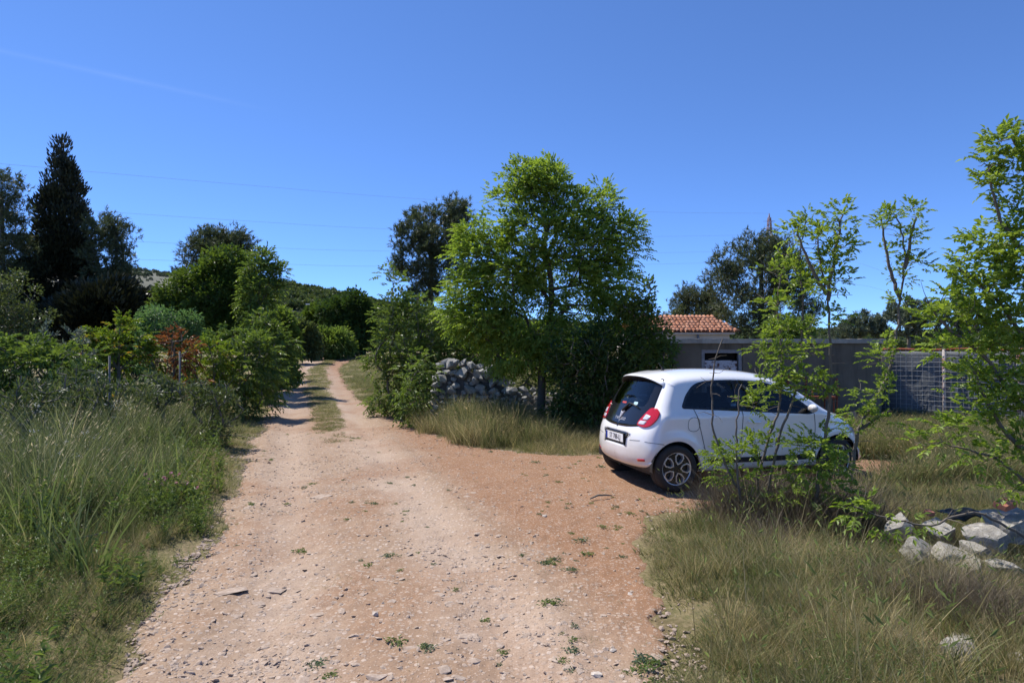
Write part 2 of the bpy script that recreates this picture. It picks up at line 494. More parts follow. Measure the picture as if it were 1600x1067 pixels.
M_LIME = stone_material('grey_limestone', (0.20, 0.196, 0.188), (0.33, 0.325, 0.312), (0.48, 0.47, 0.45))
M_ROCK = stone_material('pale_limestone', (0.22, 0.20, 0.17), (0.38, 0.355, 0.315), (0.60, 0.575, 0.53), bd=0.014)
M_LOOSE = stone_material('loose_pale_stone', (0.36, 0.30, 0.25), (0.50, 0.44, 0.38), (0.64, 0.59, 0.53), lichen=False, bd=0.002)
M_PEBBLE = stone_material('pinkish_gravel', (0.29, 0.21, 0.155), (0.40, 0.315, 0.25), (0.53, 0.45, 0.38), lichen=False, bd=0.0012)
# ------------------------------------------------------------------ the parked car
def catmull(pts, per=8, closed=True):
    P = [np.array(p, float) for p in pts]; n = len(P); out = []
    for i in range(n if closed else n - 1):
        p0, p1, p2, p3 = (P[(i-1) % n], P[i], P[(i+1) % n], P[(i+2) % n]) if closed else (P[max(i-1,0)], P[i], P[i+1], P[min(i+2,n-1)])
        for k in range(per):
            t = k / per
            out.append(0.5*((2*p1) + (-p0+p2)*t + (2*p0-5*p1+4*p2-p3)*t*t + (-p0+3*p1-3*p2+p3)*t**3))
    if not closed: out.append(P[-1])
    return np.array(out)
def resample(P, step, closed=True):
    Q = np.vstack([P, P[:1]]) if closed else P
    seg = np.linalg.norm(np.diff(Q, axis=0), axis=1); L = np.concatenate([[0], np.cumsum(seg)])
    n = max(6, int(L[-1] / step)); s = np.linspace(0, L[-1], n + (0 if closed else 1), endpoint=not closed)
    return np.stack([np.interp(s, L, Q[:, k]) for k in range(Q.shape[1])], 1)
def round_poly(pts, rad, step=0.012):
    """polygon with rounded corners"""
    P = [np.array(p, float) for p in pts]; n = len(P); out = []
    for i in range(n):
        a, b, c = P[i-1], P[i], P[(i+1) % n]
        r = rad[i] if isinstance(rad, (list, tuple)) else rad
        u = (a-b); lu = np.linalg.norm(u); v = (c-b); lv = np.linalg.norm(v)
        d = min(r, lu*0.48, lv*0.48); p, q = b + u/lu*d, b + v/lv*d
        for k in range(7):
            t = k/6; out.append((1-t)**2*p + 2*t*(1-t)*b + t*t*q)
    return resample(np.array(out), step)

M_PAINT = None
def car_materials():
    g = globals()
    t = NT('white_car_paint')
    n = t.noise(3, t.coord(), 3); z = t.n.new('ShaderNodeSeparateXYZ'); t.link(t.coord(), z.inputs[0])
    dust = t.math('MULTIPLY', t.ramp(z.outputs[2], [(0.15, 1.0), (0.36, 0.55), (0.8, 0.06)]), t.ramp(n, [(0.2, 0.3), (0.7, 1.0)]))
    c = t.mix(dust, (0.87, 0.87, 0.87), (0.50, 0.42, 0.34))
    g['M_PAINT'] = t.done(t.bsdf(c, 0.32, spec=0.5, coat=1.0, Coat_Roughness=0.04))
    t = NT('gloss_black_glass'); g['M_FRIT'] = t.done(t.bsdf((0.012, 0.013, 0.016), 0.08, spec=0.55))
    t = NT('tinted_glass')
    tr = t.n.new('ShaderNodeBsdfTransparent'); tr.inputs[0].default_value = (0.42, 0.46, 0.46, 1)
    gl = t.n.new('ShaderNodeBsdfGlossy'); gl.inputs['Roughness'].default_value = 0.015; gl.inputs[0].default_value = (1, 1, 1, 1)
    fr = t.n.new('ShaderNodeFresnel'); fr.inputs[0].default_value = 1.5
    mx = t.n.new('ShaderNodeMixShader'); t.link(fr.outputs[0], mx.inputs[0]); t.link(tr.outputs[0], mx.inputs[1]); t.link(gl.outputs[0], mx.inputs[2])
    g['M_GLASS'] = t.done(mx.outputs[0])
    t = NT('red_lamp_glass'); n = t.voro(60, t.coord(), 'F1', 'Distance', 0.2)
    g['M_REDLAMP'] = t.done(t.bsdf(t.mix(n, (0.62, 0.012, 0.018), (0.36, 0.004, 0.008)), 0.12, spec=0.5, coat=1.0))
    t = NT('clear_lamp_glass'); n = t.voro(80, t.coord(), 'F1', 'Distance', 0.1)
    g['M_CLEARLAMP'] = t.done(t.bsdf(t.mix(n, (0.80, 0.80, 0.84), (0.45, 0.45, 0.5)), 0.12, spec=0.5, coat=1.0))
    g['M_RUBBER'] = simple('tyre_rubber', (0.040, 0.036, 0.032), 0.8, var=0.35, nscale=20)
    g['M_PLASTIC'] = simple('black_plastic', (0.022, 0.022, 0.023), 0.55, var=0.2)
    g['M_TRIM'] = simple('dark_cabin_trim', (0.030, 0.030, 0.032), 0.8, var=0.3)
    g['M_SEAT'] = simple('grey_seat_cloth', (0.055, 0.056, 0.062), 0.9, var=0.3, nscale=40)
    g['M_ALLOY'] = simple('silver_alloy', (0.66, 0.66, 0.68), 0.32, metal=0.75, spec=0.5)
    g['M_RIMBLACK'] = simple('black_lacquer_and_shade', (0.015, 0.015, 0.016), 0.25, spec=0.5)
    g['M_CHROME'] = simple('chrome', (0.80, 0.80, 0.82), 0.12, metal=1.0)
    g['M_SILVER'] = simple('satin_silver', (0.72, 0.72, 0.74), 0.35, metal=0.35, spec=0.5)
    g['M_PLATE'] = simple('plate_white', (0.78, 0.78, 0.78), 0.4)
    g['M_INK'] = simple('plate_black_ink', (0.012, 0.012, 0.014), 0.5)
    g['M_BLUE'] = simple('plate_blue', (0.015, 0.04, 0.30), 0.4)
    g['M_BEIGE'] = simple('beige_cloth', (0.50, 0.43, 0.30), 0.9)
    g['M_PALEBLUE'] = simple('pale_blue_paper', (0.45, 0.62, 0.68), 0.7)
    g['M_REDPAPER'] = simple('red_paper', (0.45, 0.06, 0.06), 0.7)
    g['M_TEAL'] = simple('blue_cloth', (0.03, 0.10, 0.16), 0.9)
car_materials()

def build_car(loc, heading):
    car = thing('parked_car', 'small white five-door hatchback with black glass tailgate parked on the dirt', 'car', loc, heading)
    outline = catmull([(0.16, 0.245), (0.06, 0.285), (0.015, 0.37), (0.0, 0.48), (0.008, 0.60), (0.035, 0.72), (0.085, 0.83), (0.165, 0.98), (0.26, 1.17),
        (0.36, 1.35), (0.42, 1.435), (0.55, 1.478), (0.85, 1.508), (1.2, 1.520), (1.55, 1.512), (1.9, 1.482), (2.18, 1.425), (2.42, 1.305),
        (2.66, 1.165), (2.88, 1.02), (3.02, 0.965), (3.2, 0.915), (3.36, 0.85), (3.49, 0.765), (3.565, 0.66), (3.592, 0.54), (3.595, 0.42),
        (3.57, 0.29), (3.50, 0.215), (3.34, 0.185), (2.8, 0.175), (1.8, 0.175), (0.9, 0.18), (0.4, 0.21)], 10)
    outline = resample(outline, 0.016)
    n_out = len(outline)
    def roll(x, z):
        r = np.interp(z, [0.18, 0.26, 0.36], [0.07, 0.12, 1.0])
        side = np.interp(x, [0.0, 0.35, 0.55, 2.0, 2.4, 2.9, 3.2, 3.45, 3.6], [0.22, 0.21, 0.155, 0.15, 0.15, 0.17, 0.26, 0.40, 0.46])
        return np.minimum(side, r)
    r_out = roll(outline[:, 0], outline[:, 1])
    k = np.ones(9) / 9; r_out = np.convolve(np.concatenate([r_out[-4:], r_out, r_out[:4]]), k, 'valid')
    def nearest(x, z):
        d2 = (x[:, None] - outline[None, :, 0])**2 + (z[:, None] - outline[None, :, 1])**2
        i = np.argmin(d2, 1); return np.sqrt(d2[np.arange(len(x)), i]), r_out[i]
    def W(x, z):
        w = np.interp(x, [0, 0.25, 0.48, 0.8, 1.2, 1.8, 2.4, 2.75, 2.98, 3.2, 3.4, 3.6], [0.785, 0.812, 0.822, 0.812, 0.800, 0.797, 0.802, 0.814, 0.822, 0.806, 0.775, 0.72])
        s = np.interp(z, [0.17, 0.26, 0.40, 0.60, 0.80, 0.915, 0.945, 0.99, 1.04, 1.10, 1.25, 1.40, 1.56],
                         [-0.095, -0.070, -0.046, -0.030, -0.011, 0.0, -0.006, -0.028, -0.050, -0.072, -0.125, -0.185, -0.26])
        # swollen arches
        bul = 0.0
        for cx in (0.48, 2.972):
            d = np.hypot(x - cx, z - 0.30); bul = bul + 0.030 * np.exp(-((d - 0.36) / 0.085)**2) * (d < 0.6)
        hi = sstep(0.85, 0.60, x) * sstep(0.80, 1.0, z) * 0.0
        return w + s + bul + hi
    PEXP = 2.5
    ys = np.array([0, .06, .12, .18, .24, .30, .36, .42, .48, .54, .60, .66, .72, .78, .83, .88, .92, .955, .98, .995])
    ts = 1 - (1 - ys**PEXP)**(1/PEXP)
    tan = np.roll(outline, -1, 0) - np.roll(outline, 1, 0); tan /= np.linalg.norm(tan, axis=1)[:, None]
    nor = np.stack([tan[:, 1], -tan[:, 0]], 1)
    cen = np.array([1.8, 0.8])
    if np.mean(np.sum((cen - outline) * nor, 1)) < 0: nor = -nor
    pts = [outline]; inner = outline[::1]
    for t in ts[1:]:
        q = outline + nor * (t * r_out)[:, None]
        d, rr = nearest(q[:, 0], q[:, 1])
        ok = (poly_sdf(outline, q[:, 0], q[:, 1]) > 0) & (np.abs(d - t * r_out) < 0.004 + 0.03 * r_out)
        pts.append(q[ok])
    # side-window and arch outlines
    win_rear = round_poly([(0.575, 1.045), (0.66, 1.19), (0.80, 1.330), (1.00, 1.375), (1.42, 1.378), (1.42, 0.992)], [0.035, 0.05, 0.10, 0.10, 0.015, 0.02])
    win_front = round_poly([(1.485, 0.988), (1.485, 1.377), (1.86, 1.352), (2.12, 1.275), (2.40, 1.09), (2.585, 0.945), (2.5, 0.925)], [0.015, 0.02, 0.08, 0.08, 0.06, 0.02, 0.02])
    def arch(cx, r):
        a = np.linspace(R(-62), R(242), 90); p = np.stack([cx + r*np.cos(a), 0.30 + r*np.sin(a)], 1)
        return resample(np.vstack([p]), 0.014)
    arch_r, arch_f = arch(0.48, 0.335), arch(2.972, 0.335)
    holes = [win_rear, win_front, arch_r, arch_f]
    grid = np.stack(np.meshgrid(np.arange(0.03, 3.6, 0.028), np.arange(0.19, 1.55, 0.022)), -1).reshape(-1, 2)
    grid += (np.random.RandomState(1).rand(*grid.shape) - 0.5) * 0.004
    d, rr = nearest(grid[:, 0], grid[:, 1])
    ok = (poly_sdf(outline, grid[:, 0], grid[:, 1]) > 0) & (d > rr * 0.99)
    for h in holes: ok &= np.abs(poly_sdf(h, grid[:, 0], grid[:, 1])) > 0.008
    pts.append(grid[ok])
    allp = np.vstack(pts)
    keep = np.ones(len(allp), bool); keep[n_out:] = True
    for h in holes:
        near = np.abs(poly_sdf(h, allp[:, 0], allp[:, 1])) < 0.004; near[:n_out] = False; keep &= ~near
    allp = allp[keep]
    verts = [Vector(p) for p in allp]; edges = [(i, (i+1) % n_out) for i in range(n_out)]
    for h in holes:
        o = len(verts); verts += [Vector(p) for p in h]; edges += [(o+i, o + (i+1) % len(h)) for i in range(len(h))]
    cv, ce, cf, _, _, _ = delaunay_2d_cdt(verts, edges, [], 0, 1e-5)
    P2 = np.array([v[:] for v in cv]); T = np.array([f for f in cf if len(f) == 3])
    cen2 = P2[T].mean(1)
    T = T[poly_sdf(outline, cen2[:, 0], cen2[:, 1]) > 0.0]; cen2 = P2[T].mean(1)
    d, rr = nearest(P2[:, 0], P2[:, 1])
    # smoother distance than to the nearest sample
    d = np.abs(poly_sdf(outline, P2[:, 0], P2[:, 1]))
    t = np.clip(d / rr, 0, 1)
    prof = (1 - (1 - t)**PEXP)**(1/PEXP)
    X, Z = P2[:, 0].copy(), P2[:, 1].copy()
    Y = W(X, Z) * prof
    # recess for the number plate
    def rec(y, z): return sstep(0.34, 0.305, y + (0.70 - z)*0.25) * sstep(0.525, 0.545, z) * sstep(0.705, 0.685, z)
    X = X + 0.035 * rec(Y, Z) * (X < 0.3)
    hole = np.zeros(len(T), bool)
    for h in holes: hole |= poly_sdf(h, cen2[:, 0], cen2[:, 1]) > 0
    full_V = np.stack([X, Y, Z], 1); n = len(full_V)
    Vm = np.vstack([full_V, full_V * [1, -1, 1]])
    a, b, c = full_V[T[:, 0]], full_V[T[:, 1]], full_V[T[:, 2]]
    flip = np.cross(b - a, c - a)[:, 1] < 0
    T[flip] = T[flip][:, ::-1]
    Tfull = np.vstack([T, T[:, ::-1] + n])
    bvh = BVHTree.FromPolygons([Vector(v) for v in Vm], [tuple(int(q) for q in f) for f in Tfull])
    c3 = full_V[T].mean(1)
    rear_open = (c3[:, 0] < 0.45) & (c3[:, 1] < 0.475) & (c3[:, 2] > 1.00) & (c3[:, 2] < 1.375)
    front_open = (c3[:, 0] > 2.2) & (c3[:, 0] < 2.84) & (c3[:, 2] > 1.0) & (c3[:, 2] < 1.43) & (c3[:, 1] < 0.60) & (d[T].mean(1) < 0.12)
    keepT = T[~(hole | rear_open | front_open)]
    bm = bmesh.new()
    bv = [bm.verts.new(v) for v in Vm]
    for f in np.vstack([keepT, keepT[:, ::-1] + n]):
        try: bm.faces.new([bv[i] for i in f])
        except ValueError: pass
    bmesh.ops.remove_doubles(bm, verts=bm.verts, dist=0.0004)
    bmesh.ops.delete(bm, geom=[v for v in bm.verts if not v.link_faces], context='VERTS')
    bm.normal_update()
    me = bpy.data.meshes.new('body'); bm.to_mesh(me); me.materials.append(M_PAINT)
    for p in me.polygons: p.use_smooth = True
    obj('body', me, car)
    # cabin lining, a skin just inside the body
    for v in bm.verts: v.co -= v.normal * 0.022
    bmesh.ops.reverse_faces(bm, faces=bm.faces)
    me = bpy.data.meshes.new('cabin_lining'); bm.to_mesh(me); bm.free(); me.materials.append(M_TRIM)
    for p in me.polygons: p.use_smooth = True
    obj('cabin_lining', me, car)

    RAY = {'R': (lambda a, b: Vector((a, -3, b)), Vector((0, 1, 0))), 'L': (lambda a, b: Vector((a, 3, b)), Vector((0, -1, 0))),
           'B': (lambda a, b: Vector((-3, a, b)), Vector((1, 0, 0))), 'F': (lambda a, b: Vector((7, a, b)), Vector((-1, 0, 0))),
           'T': (lambda a, b: Vector((a, b, 5)), Vector((0, 0, -1)))}
    def proj(a, b, view, off):
        o, dr = RAY[view][0](a, b), RAY[view][1]
        hit, nr, _, _ = bvh.ray_cast(o, dr)
        if hit is None:
            hit, nr, _, _ = bvh.find_nearest(o + dr * 3.0)
        if nr.dot(dr) > 0: nr = -nr
        return hit + nr * off
    def panel(name, poly, view, mat, off=0.003, parent=car, rings=(1, .93, .8, .62, .42, .2), smooth=True, edge=True, center=None):
        P = np.asarray(poly); c = P.mean(0) if center is None else np.array(center); m = len(P); V = []; F = []
        for s in rings:
            for p in P: V.append(proj(*(c + (p - c) * s), view, off))
        for i in range(len(rings) - 1):
            for j in range(m): F.append((i*m+j, i*m+(j+1) % m, (i+1)*m+(j+1) % m, (i+1)*m+j))
        V.append(proj(*c, view, off)); k = len(V) - 1; q = (len(rings)-1)*m
        for j in range(m): F.append((q+j, q+(j+1) % m, k))
        if edge:                                         # a skirt that gives the panel thickness
            o = len(V)
            for p in P: V.append(proj(*p, view, off - 0.012))
            for j in range(m): F.append((j, o+j, o+(j+1) % m, (j+1) % m))
        me = bpy.data.meshes.new(name); me.from_pydata([v[:] for v in V], [], F)
        b2 = bmesh.new(); b2.from_mesh(me); bmesh.ops.recalc_face_normals(b2, faces=b2.faces); b2.to_mesh(me); b2.free()
        me.materials.append(mat)
        for p in me.polygons: p.use_smooth = smooth
        return obj(name, me, parent)
    def ribbon(name, path, view, w, mat, off=0.002, parent=car):
        P = resample(catmull(path, 6, False), 0.02, False); V = []; F = []
        tn = np.gradient(P, axis=0); tn /= np.linalg.norm(tn, axis=1)[:, None]; nn = np.stack([-tn[:, 1], tn[:, 0]], 1)
        for p, q in zip(P, nn):
            V.append(proj(*(p + q*w/2), view, off)); V.append(proj(*(p - q*w/2), view, off))
        for i in range(len(P)-1): F.append((2*i, 2*i+1, 2*i+3, 2*i+2))
        me = bpy.data.meshes.new(name); me.from_pydata([v[:] for v in V], [], F); me.materials.append(mat)
        return obj(name, me, parent)

    # side glass, seams, handles, mirrors
    for v, sgn in (('R', -1), ('L', 1)):
        for w in (win_rear, win_front):
            g_ = panel('side_window', w, v, M_GLASS, -0.004, edge=False)
            P = np.asarray(w); c = P.mean(0)
            # black rubber surround
            V = []; F = []; m = len(P)
            nrm = np.roll(P, -1, 0) - np.roll(P, 1, 0); nrm /= np.linalg.norm(nrm, axis=1)[:, None]; nrm = np.stack([nrm[:, 1], -nrm[:, 0]], 1)
            if poly_sdf(P, *(P[:1] + nrm[:1]*0.005).T)[0] > 0: nrm = -nrm
            for p, q in zip(P, nrm):
                V.append(proj(*(p + q*0.008), v, 0.003)); V.append(proj(*(p - q*0.022), v, 0.001))
            for j in range(m): F.append((2*j, 2*j+1, 2*((j+1) % m)+1, 2*((j+1) % m)))
            me = bpy.data.meshes.new('window_seal'); me.from_pydata([q[:] for q in V], [], F); me.materials.append(M_FRIT)
            obj('seal', me, g_)
        panel('door_pillar', round_poly([(1.405, 0.985), (1.405, 1.383), (1.50, 1.383), (1.50, 0.982)], 0.01), v, M_FRIT, 0.0025)
        ribbon('door_seam', [(0.74, 1.035), (0.79, 0.88), (0.86, 0.66), (0.90, 0.52), (0.935, 0.42), (1.02, 0.335), (1.15, 0.315)], v, 0.009, M_PLASTIC)
        ribbon('door_seam', [(1.46, 0.985), (1.455, 0.75), (1.45, 0.50), (1.43, 0.32)], v, 0.009, M_PLASTIC)
        ribbon('door_seam', [(2.57, 0.925), (2.60, 0.72), (2.585, 0.50), (2.54, 0.33)], v, 0.009, M_PLASTIC)
        panel('side_moulding', round_poly([(0.99, 0.318), (0.985, 0.385), (2.56, 0.375), (2.50, 0.308)], 0.02), v, M_PLASTIC, 0.008)
        hd = MB(); base = [proj(x, 0.845 - (x - 1.62)*0.05, v, o) for x, o in ((1.53, 0.004), (1.56, 0.034), (1.62, 0.040), (1.70, 0.038), (1.735, 0.004))]
        hd.tube(base, [0.012, 0.013, 0.014, 0.013, 0.011], 8); hd.obj('door_handle', M_PAINT, car, True)
        # mirror
        q = proj(2.46, 0.985, v, 0.0)
        mr = rock_mesh(3, 3, 0, 0.0); mr = mr.copy(); mr.materials.append(M_PAINT)
        mo = obj('wing_mirror', mr, car, (q.x + 0.03, q.y + sgn*0.10, q.z + 0.02), (0, 0, sgn*0.15), (0.050, 0.085, 0.055))
        mg = MB(); mg.lathe([(0.0001, -0.004), (0.82, 0.0), (0.82, 0.05)], 24, 'y'); 
        mgo = mg.obj('mirror_glass', M_CHROME, mo, True); mgo.rotation_euler = (0, 0, R(90)); mgo.location = (-0.62, 0, 0); mgo.scale = (1, 0.9, 0.9)
        stalk = MB(); stalk.tube([q + Vector((0.05, -sgn*0.02, -0.03)), q + Vector((0.04, sgn*0.07, 0.0))], [0.035, 0.025], 8); stalk.obj('mirror_stalk', M_PLASTIC, car, True)
        # indicator on the front wing and headlamp
        panel('headlight', round_poly([(3.10, 0.80), (3.30, 0.83), (3.42, 0.77), (3.42, 0.66), (3.28, 0.62), (3.14, 0.68)], 0.05), v, M_CLEARLAMP, 0.004)
    fl = round_poly([(0.64, 0.75), (0.64, 0.925), (0.81, 0.925), (0.81, 0.75)], 0.075)
    P = np.vstack([fl, fl[:1]]); ribbon('fuel_flap_seam', [tuple(p) for p in P[::4]] + [tuple(P[0])], 'R', 0.006, M_PLASTIC)
    ribbon('bumper_seam', [(0.30, 0.60), (0.20, 0.615), (0.10, 0.625)], 'R', 0.006, M_PLASTIC)
    ribbon('bumper_seam', [(-0.40, 0.615), (-0.52, 0.625), (-0.60, 0.632)], 'B', 0.006, M_PLASTIC)
    ribbon('bumper_seam', [(0.40, 0.615), (0.52, 0.625), (0.60, 0.632)], 'B', 0.006, M_PLASTIC)

    # tailgate: black glass with a clear window
    gate = round_poly([(-0.60, 0.815), (-0.30, 0.775), (0, 0.765), (0.30, 0.775), (0.60, 0.815), (0.625, 1.02), (0.545, 1.40), (0, 1.43), (-0.545, 1.40), (-0.625, 1.02)],
                      [0.10, 0.2, 0.2, 0.2, 0.10, 0.12, 0.05, 0.2, 0.05, 0.12], 0.02)
    win = round_poly([(-0.47, 1.035), (0.47, 1.035), (0.455, 1.36), (-0.455, 1.36)], [0.10, 0.10, 0.06, 0.06], 0.02)
    m = len(gate); ang = lambda P, c: np.arctan2(P[:, 1]-c[1], P[:, 0]-c[0])
    # gate surface = ring strip between gate outline and window outline
    cw = np.array([0, 1.18])
    def star(P, a):
        Q = np.vstack([P, P[:1]]) - cw; best = np.zeros(len(a))
        for i in range(len(P)):
            p, e = Q[i], Q[i+1] - Q[i]
            dx, dz = np.cos(a), np.sin(a); det = dx*(-e[1]) + dz*e[0]
            det = np.where(np.abs(det) < 1e-9, 1e-9, det)
            tt = (p[0]*(-e[1]) + p[1]*e[0]) / det; uu = (dx*p[1] - dz*p[0]) / det
            best = np.where((uu >= 0) & (uu <= 1) & (tt > best), tt, best)
        return best
    aa = np.linspace(0, 2*np.pi, 160, endpoint=False); ro, ri = star(gate, aa), star(win, aa)
    V = []; F = []; K = 9
    for kk in range(K):
        f = kk / (K-1)
        for a_, o_, i_ in zip(aa, ro, ri):
            rad = o_*(1-f) + i_*f; V.append(proj(cw[0] + rad*math.cos(a_), cw[1] + rad*math.sin(a_), 'B', 0.006))
    na = len(aa)
    for kk in range(K-1):
        for j in range(na): F.append((kk*na+j, kk*na+(j+1) % na, (kk+1)*na+(j+1) % na, (kk+1)*na+j))
    o = len(V)
    for a_, o_ in zip(aa, ro): V.append(proj(cw[0] + o_*math.cos(a_), cw[1] + o_*math.sin(a_), 'B', -0.008))
    for j in range(na): F.append((j, o+j, o+(j+1) % na, (j+1) % na))
    me = bpy.data.meshes.new('tailgate'); me.from_pydata([v[:] for v in V], [], F); me.materials.append(M_FRIT)
    for p in me.polygons: p.use_smooth = True
    gate_o = obj('tailgate', me, car)
    gate_o['label'] = 'glossy black glass tailgate'
    panel('rear_window', win, 'B', M_GLASS, 0.005, gate_o, edge=False)
    # emblem: a hollow upright lozenge
    ec = (0.0, 0.955); V = []; F = []
    for s, off in ((1, 0.008), (0.9, 0.02), (0.60, 0.02), (0.50, 0.009)):
        for (a, b) in ((0, 0.062), (0.046, 0), (0, -0.062), (-0.046, 0)): V.append(proj(ec[0]+a*s*(1 if s > .8 else .8), ec[1]+b*s, 'B', off))
    for i in range(3):
        for j in range(4): F.append((i*4+j, i*4+(j+1) % 4, (i+1)*4+(j+1) % 4, (i+1)*4+j))
    me = bpy.data.meshes.new('lozenge_emblem'); me.from_pydata([v[:] for v in V], [], F); me.materials.append(M_SILVER); obj('lozenge_emblem', me, gate_o)
    def text_on(name, body, size, center, view, mat, off, parent, squeeze=1.0, ext=0.002, space=1.0):
        cu = bpy.data.curves.new(name, 'FONT'); cu.body = body; cu.size = size; cu.align_x = 'CENTER'; cu.align_y = 'CENTER'; cu.extrude = 0; cu.space_character = space
        cu.resolution_u = 3
        tmp = bpy.data.objects.new(name, cu); C.objects.link(tmp)
        dg = bpy.context.evaluated_depsgraph_get(); me = bpy.data.meshes.new_from_object(tmp.evaluated_get(dg)); bpy.data.objects.remove(tmp)
        me.name = name
        for v_ in me.vertices:
            v_.co = proj(center[0] - v_.co.x*squeeze, center[1] + v_.co.y, view, off)
        me.materials.clear(); me.materials.append(mat)
        return obj(name, me, parent)
    text_on('badge_lettering', 'TWINGO', 0.050, (0.0, 0.855), 'B', M_SILVER, 0.0085, gate_o, 1.25, space=1.25)
    # wiper
    wp = MB(); wp.tube([proj(y, z, 'B', o_) for y, z, o_ in ((0.0, 1.03, 0.02), (-0.12, 1.055, 0.030), (-0.22, 1.045, 0.030), (-0.38, 1.005, 0.022))], [0.022, 0.014, 0.012, 0.006], 6)
    wp.obj('rear_wiper', M_PLASTIC, gate_o, True)
    # tail lamps: red wrap-round clusters with a pale reversing section
    for s in (-1, 1):
        lamp = round_poly([(s*0.47, 0.815), (s*0.47, 0.86), (s*0.575, 1.03), (s*0.66, 1.045), (s*0.735, 0.985), (s*0.752, 0.92), (s*0.70, 0.815), (s*0.60, 0.79)],
                          [0.01, 0.03, 0.03, 0.04, 0.03, 0.03, 0.05, 0.04], 0.01)
        lo = panel('tail_light', lamp, 'B', M_REDLAMP, 0.016)
        panel('reversing_lens', round_poly([(s*0.535, 0.885), (s*0.56, 0.955), (s*0.655, 0.935), (s*0.625, 0.885)], 0.012, 0.01), 'B', M_CLEARLAMP, 0.020, lo, rings=(1, .6))
        panel('indicator_lens', round_poly([(s*0.49, 0.825), (s*0.505, 0.87), (s*0.625, 0.87), (s*0.60, 0.825)], 0.01, 0.01), 'B', M_CLEARLAMP, 0.020, lo, rings=(1, .6))
        panel('bumper_reflector', round_poly([(s*0.55, 0.365), (s*0.55, 0.395), (s*0.68, 0.41), (s*0.68, 0.38)], 0.01, 0.01), 'B', M_REDLAMP, 0.006, rings=(1, .5))
    # spoiler lip over the tailgate
    V = []; F = []; prof = [(0.60, 1.490), (0.50, 1.478), (0.38, 1.462), (0.315, 1.445), (0.300, 1.428), (0.315, 1.412), (0.36, 1.398), (0.42, 1.40)]
    yy = np.linspace(-1, 1, 41)
    for y in yy:
        for i, (x, z) in enumerate(prof):
            w = 0.575; drop = 0.10 * abs(y)**3.0; back = 0.10 * abs(y)**3
            V.append((x + back*(1 if i > 0 else 0.4), y*w, z - drop + (0.006 if i < 2 else 0)))
    m = len(prof)
    for a in range(len(yy)-1):
        for i in range(m-1): F.append((a*m+i, a*m+i+1, (a+1)*m+i+1, (a+1)*m+i))
    F.append(tuple(range(m))); F.append(tuple((len(yy)-1)*m + i for i in range(m))[::-1])
    me = bpy.data.meshes.new('roof_spoiler'); me.from_pydata(V, [], F)
    b2 = bmesh.new(); b2.from_mesh(me); bmesh.ops.recalc_face_normals(b2, faces=b2.faces); b2.to_mesh(me); b2.free()
    me.materials.append(M_PAINT); me.materials.append(M_PLASTIC)
    for p in me.polygons:
        p.use_smooth = True
        if p.normal.z < -0.55: p.material_index = 1
    obj('roof_spoiler', me, car)
    # plate
    pl = thing_part = obj('license_plate', None, car)
    def platebox(name, w, h, x0, x1, mat, z=0.615, y=0.0):
        b = MB(); b.box((x0, y - w/2, z - h/2), (x1, y + w/2, z + h/2)); return b.obj(name, mat, pl, bevel=0.0015)
    platebox('plate_frame', 0.55, 0.150, 0.008, 0.034, M_PLASTIC, z=0.612)
    platebox('plate_face', 0.515, 0.105, 0.003, 0.010, M_PLATE, z=0.620)
    platebox('country_band', 0.042, 0.101, 0.000, 0.006, M_BLUE, z=0.620, y=0.234)
    def flat_text(name, body, size, y, z, x, mat, sq=1.0):
        cu = bpy.data.curves.new(name, 'FONT'); cu.body = body; cu.size = size; cu.align_x = 'CENTER'; cu.align_y = 'CENTER'; cu.resolution_u = 3
        tmp = bpy.data.objects.new(name, cu); C.objects.link(tmp)
        dg = bpy.context.evaluated_depsgraph_get(); me = bpy.data.meshes.new_from_object(tmp.evaluated_get(dg)); bpy.data.objects.remove(tmp)
        me.name = name
        for v_ in me.vertices: v_.co = Vector((x, y - v_.co.x*sq, z + v_.co.y))
        me.materials.clear(); me.materials.append(mat); return obj(name, me, pl)
    flat_text('plate_number', 'ST 788-LJ', 0.098, -0.022, 0.620, 0.0005, M_INK, 0.86)
    # antenna
    an = MB(); q = proj(0.70, 0.0, 'T', 0); an.tube([q, q + Vector((-0.012, 0, 0.022))], [0.028, 0.016], 8)
    an.tube([q + Vector((0, 0, 0.015)), q + Vector((-0.06, 0, 0.10))], [0.007, 0.005], 6); an.obj('antenna', M_PLASTIC, car, True)
    # windscreen and its black border
    ws = round_poly([(-0.62, 1.02), (0.62, 1.02), (0.55, 1.425), (-0.55, 1.425)], [0.05]*4, 0.03)
    panel('windscreen', ws, 'F', M_GLASS, 0.004, edge=False)
    panel('grille', round_poly([(-0.42, 0.28), (0.42, 0.28), (0.38, 0.40), (-0.38, 0.40)], 0.03), 'F', M_PLASTIC, 0.004)
    # underside and wheel wells
    ub = MB(); ub.box((0.2, -0.62, 0.20), (3.40, 0.62, 0.30)); ub.obj('underbody', M_PLASTIC, car)
    for s in (-1, 1):
        for cx in (0.48, 2.972):
            b = MB(); pr = []
            a = np.linspace(R(-8), R(188), 30); k = len(a)
            vs = [(cx + 0.343*math.cos(q), s*0.80, 0.30 + 0.343*math.sin(q)) for q in a] + [(cx + 0.343*math.cos(q), s*0.52, 0.30 + 0.343*math.sin(q)) for q in a]
            vs.append((cx, s*0.52, 0.30))
            b.add(vs, [(j, j+1, k+j+1, k+j) for j in range(k-1)] + [(k+j, k+j+1, 2*k) for j in range(k-1)])
            b.obj('wheel_well', M_PLASTIC, car, True)
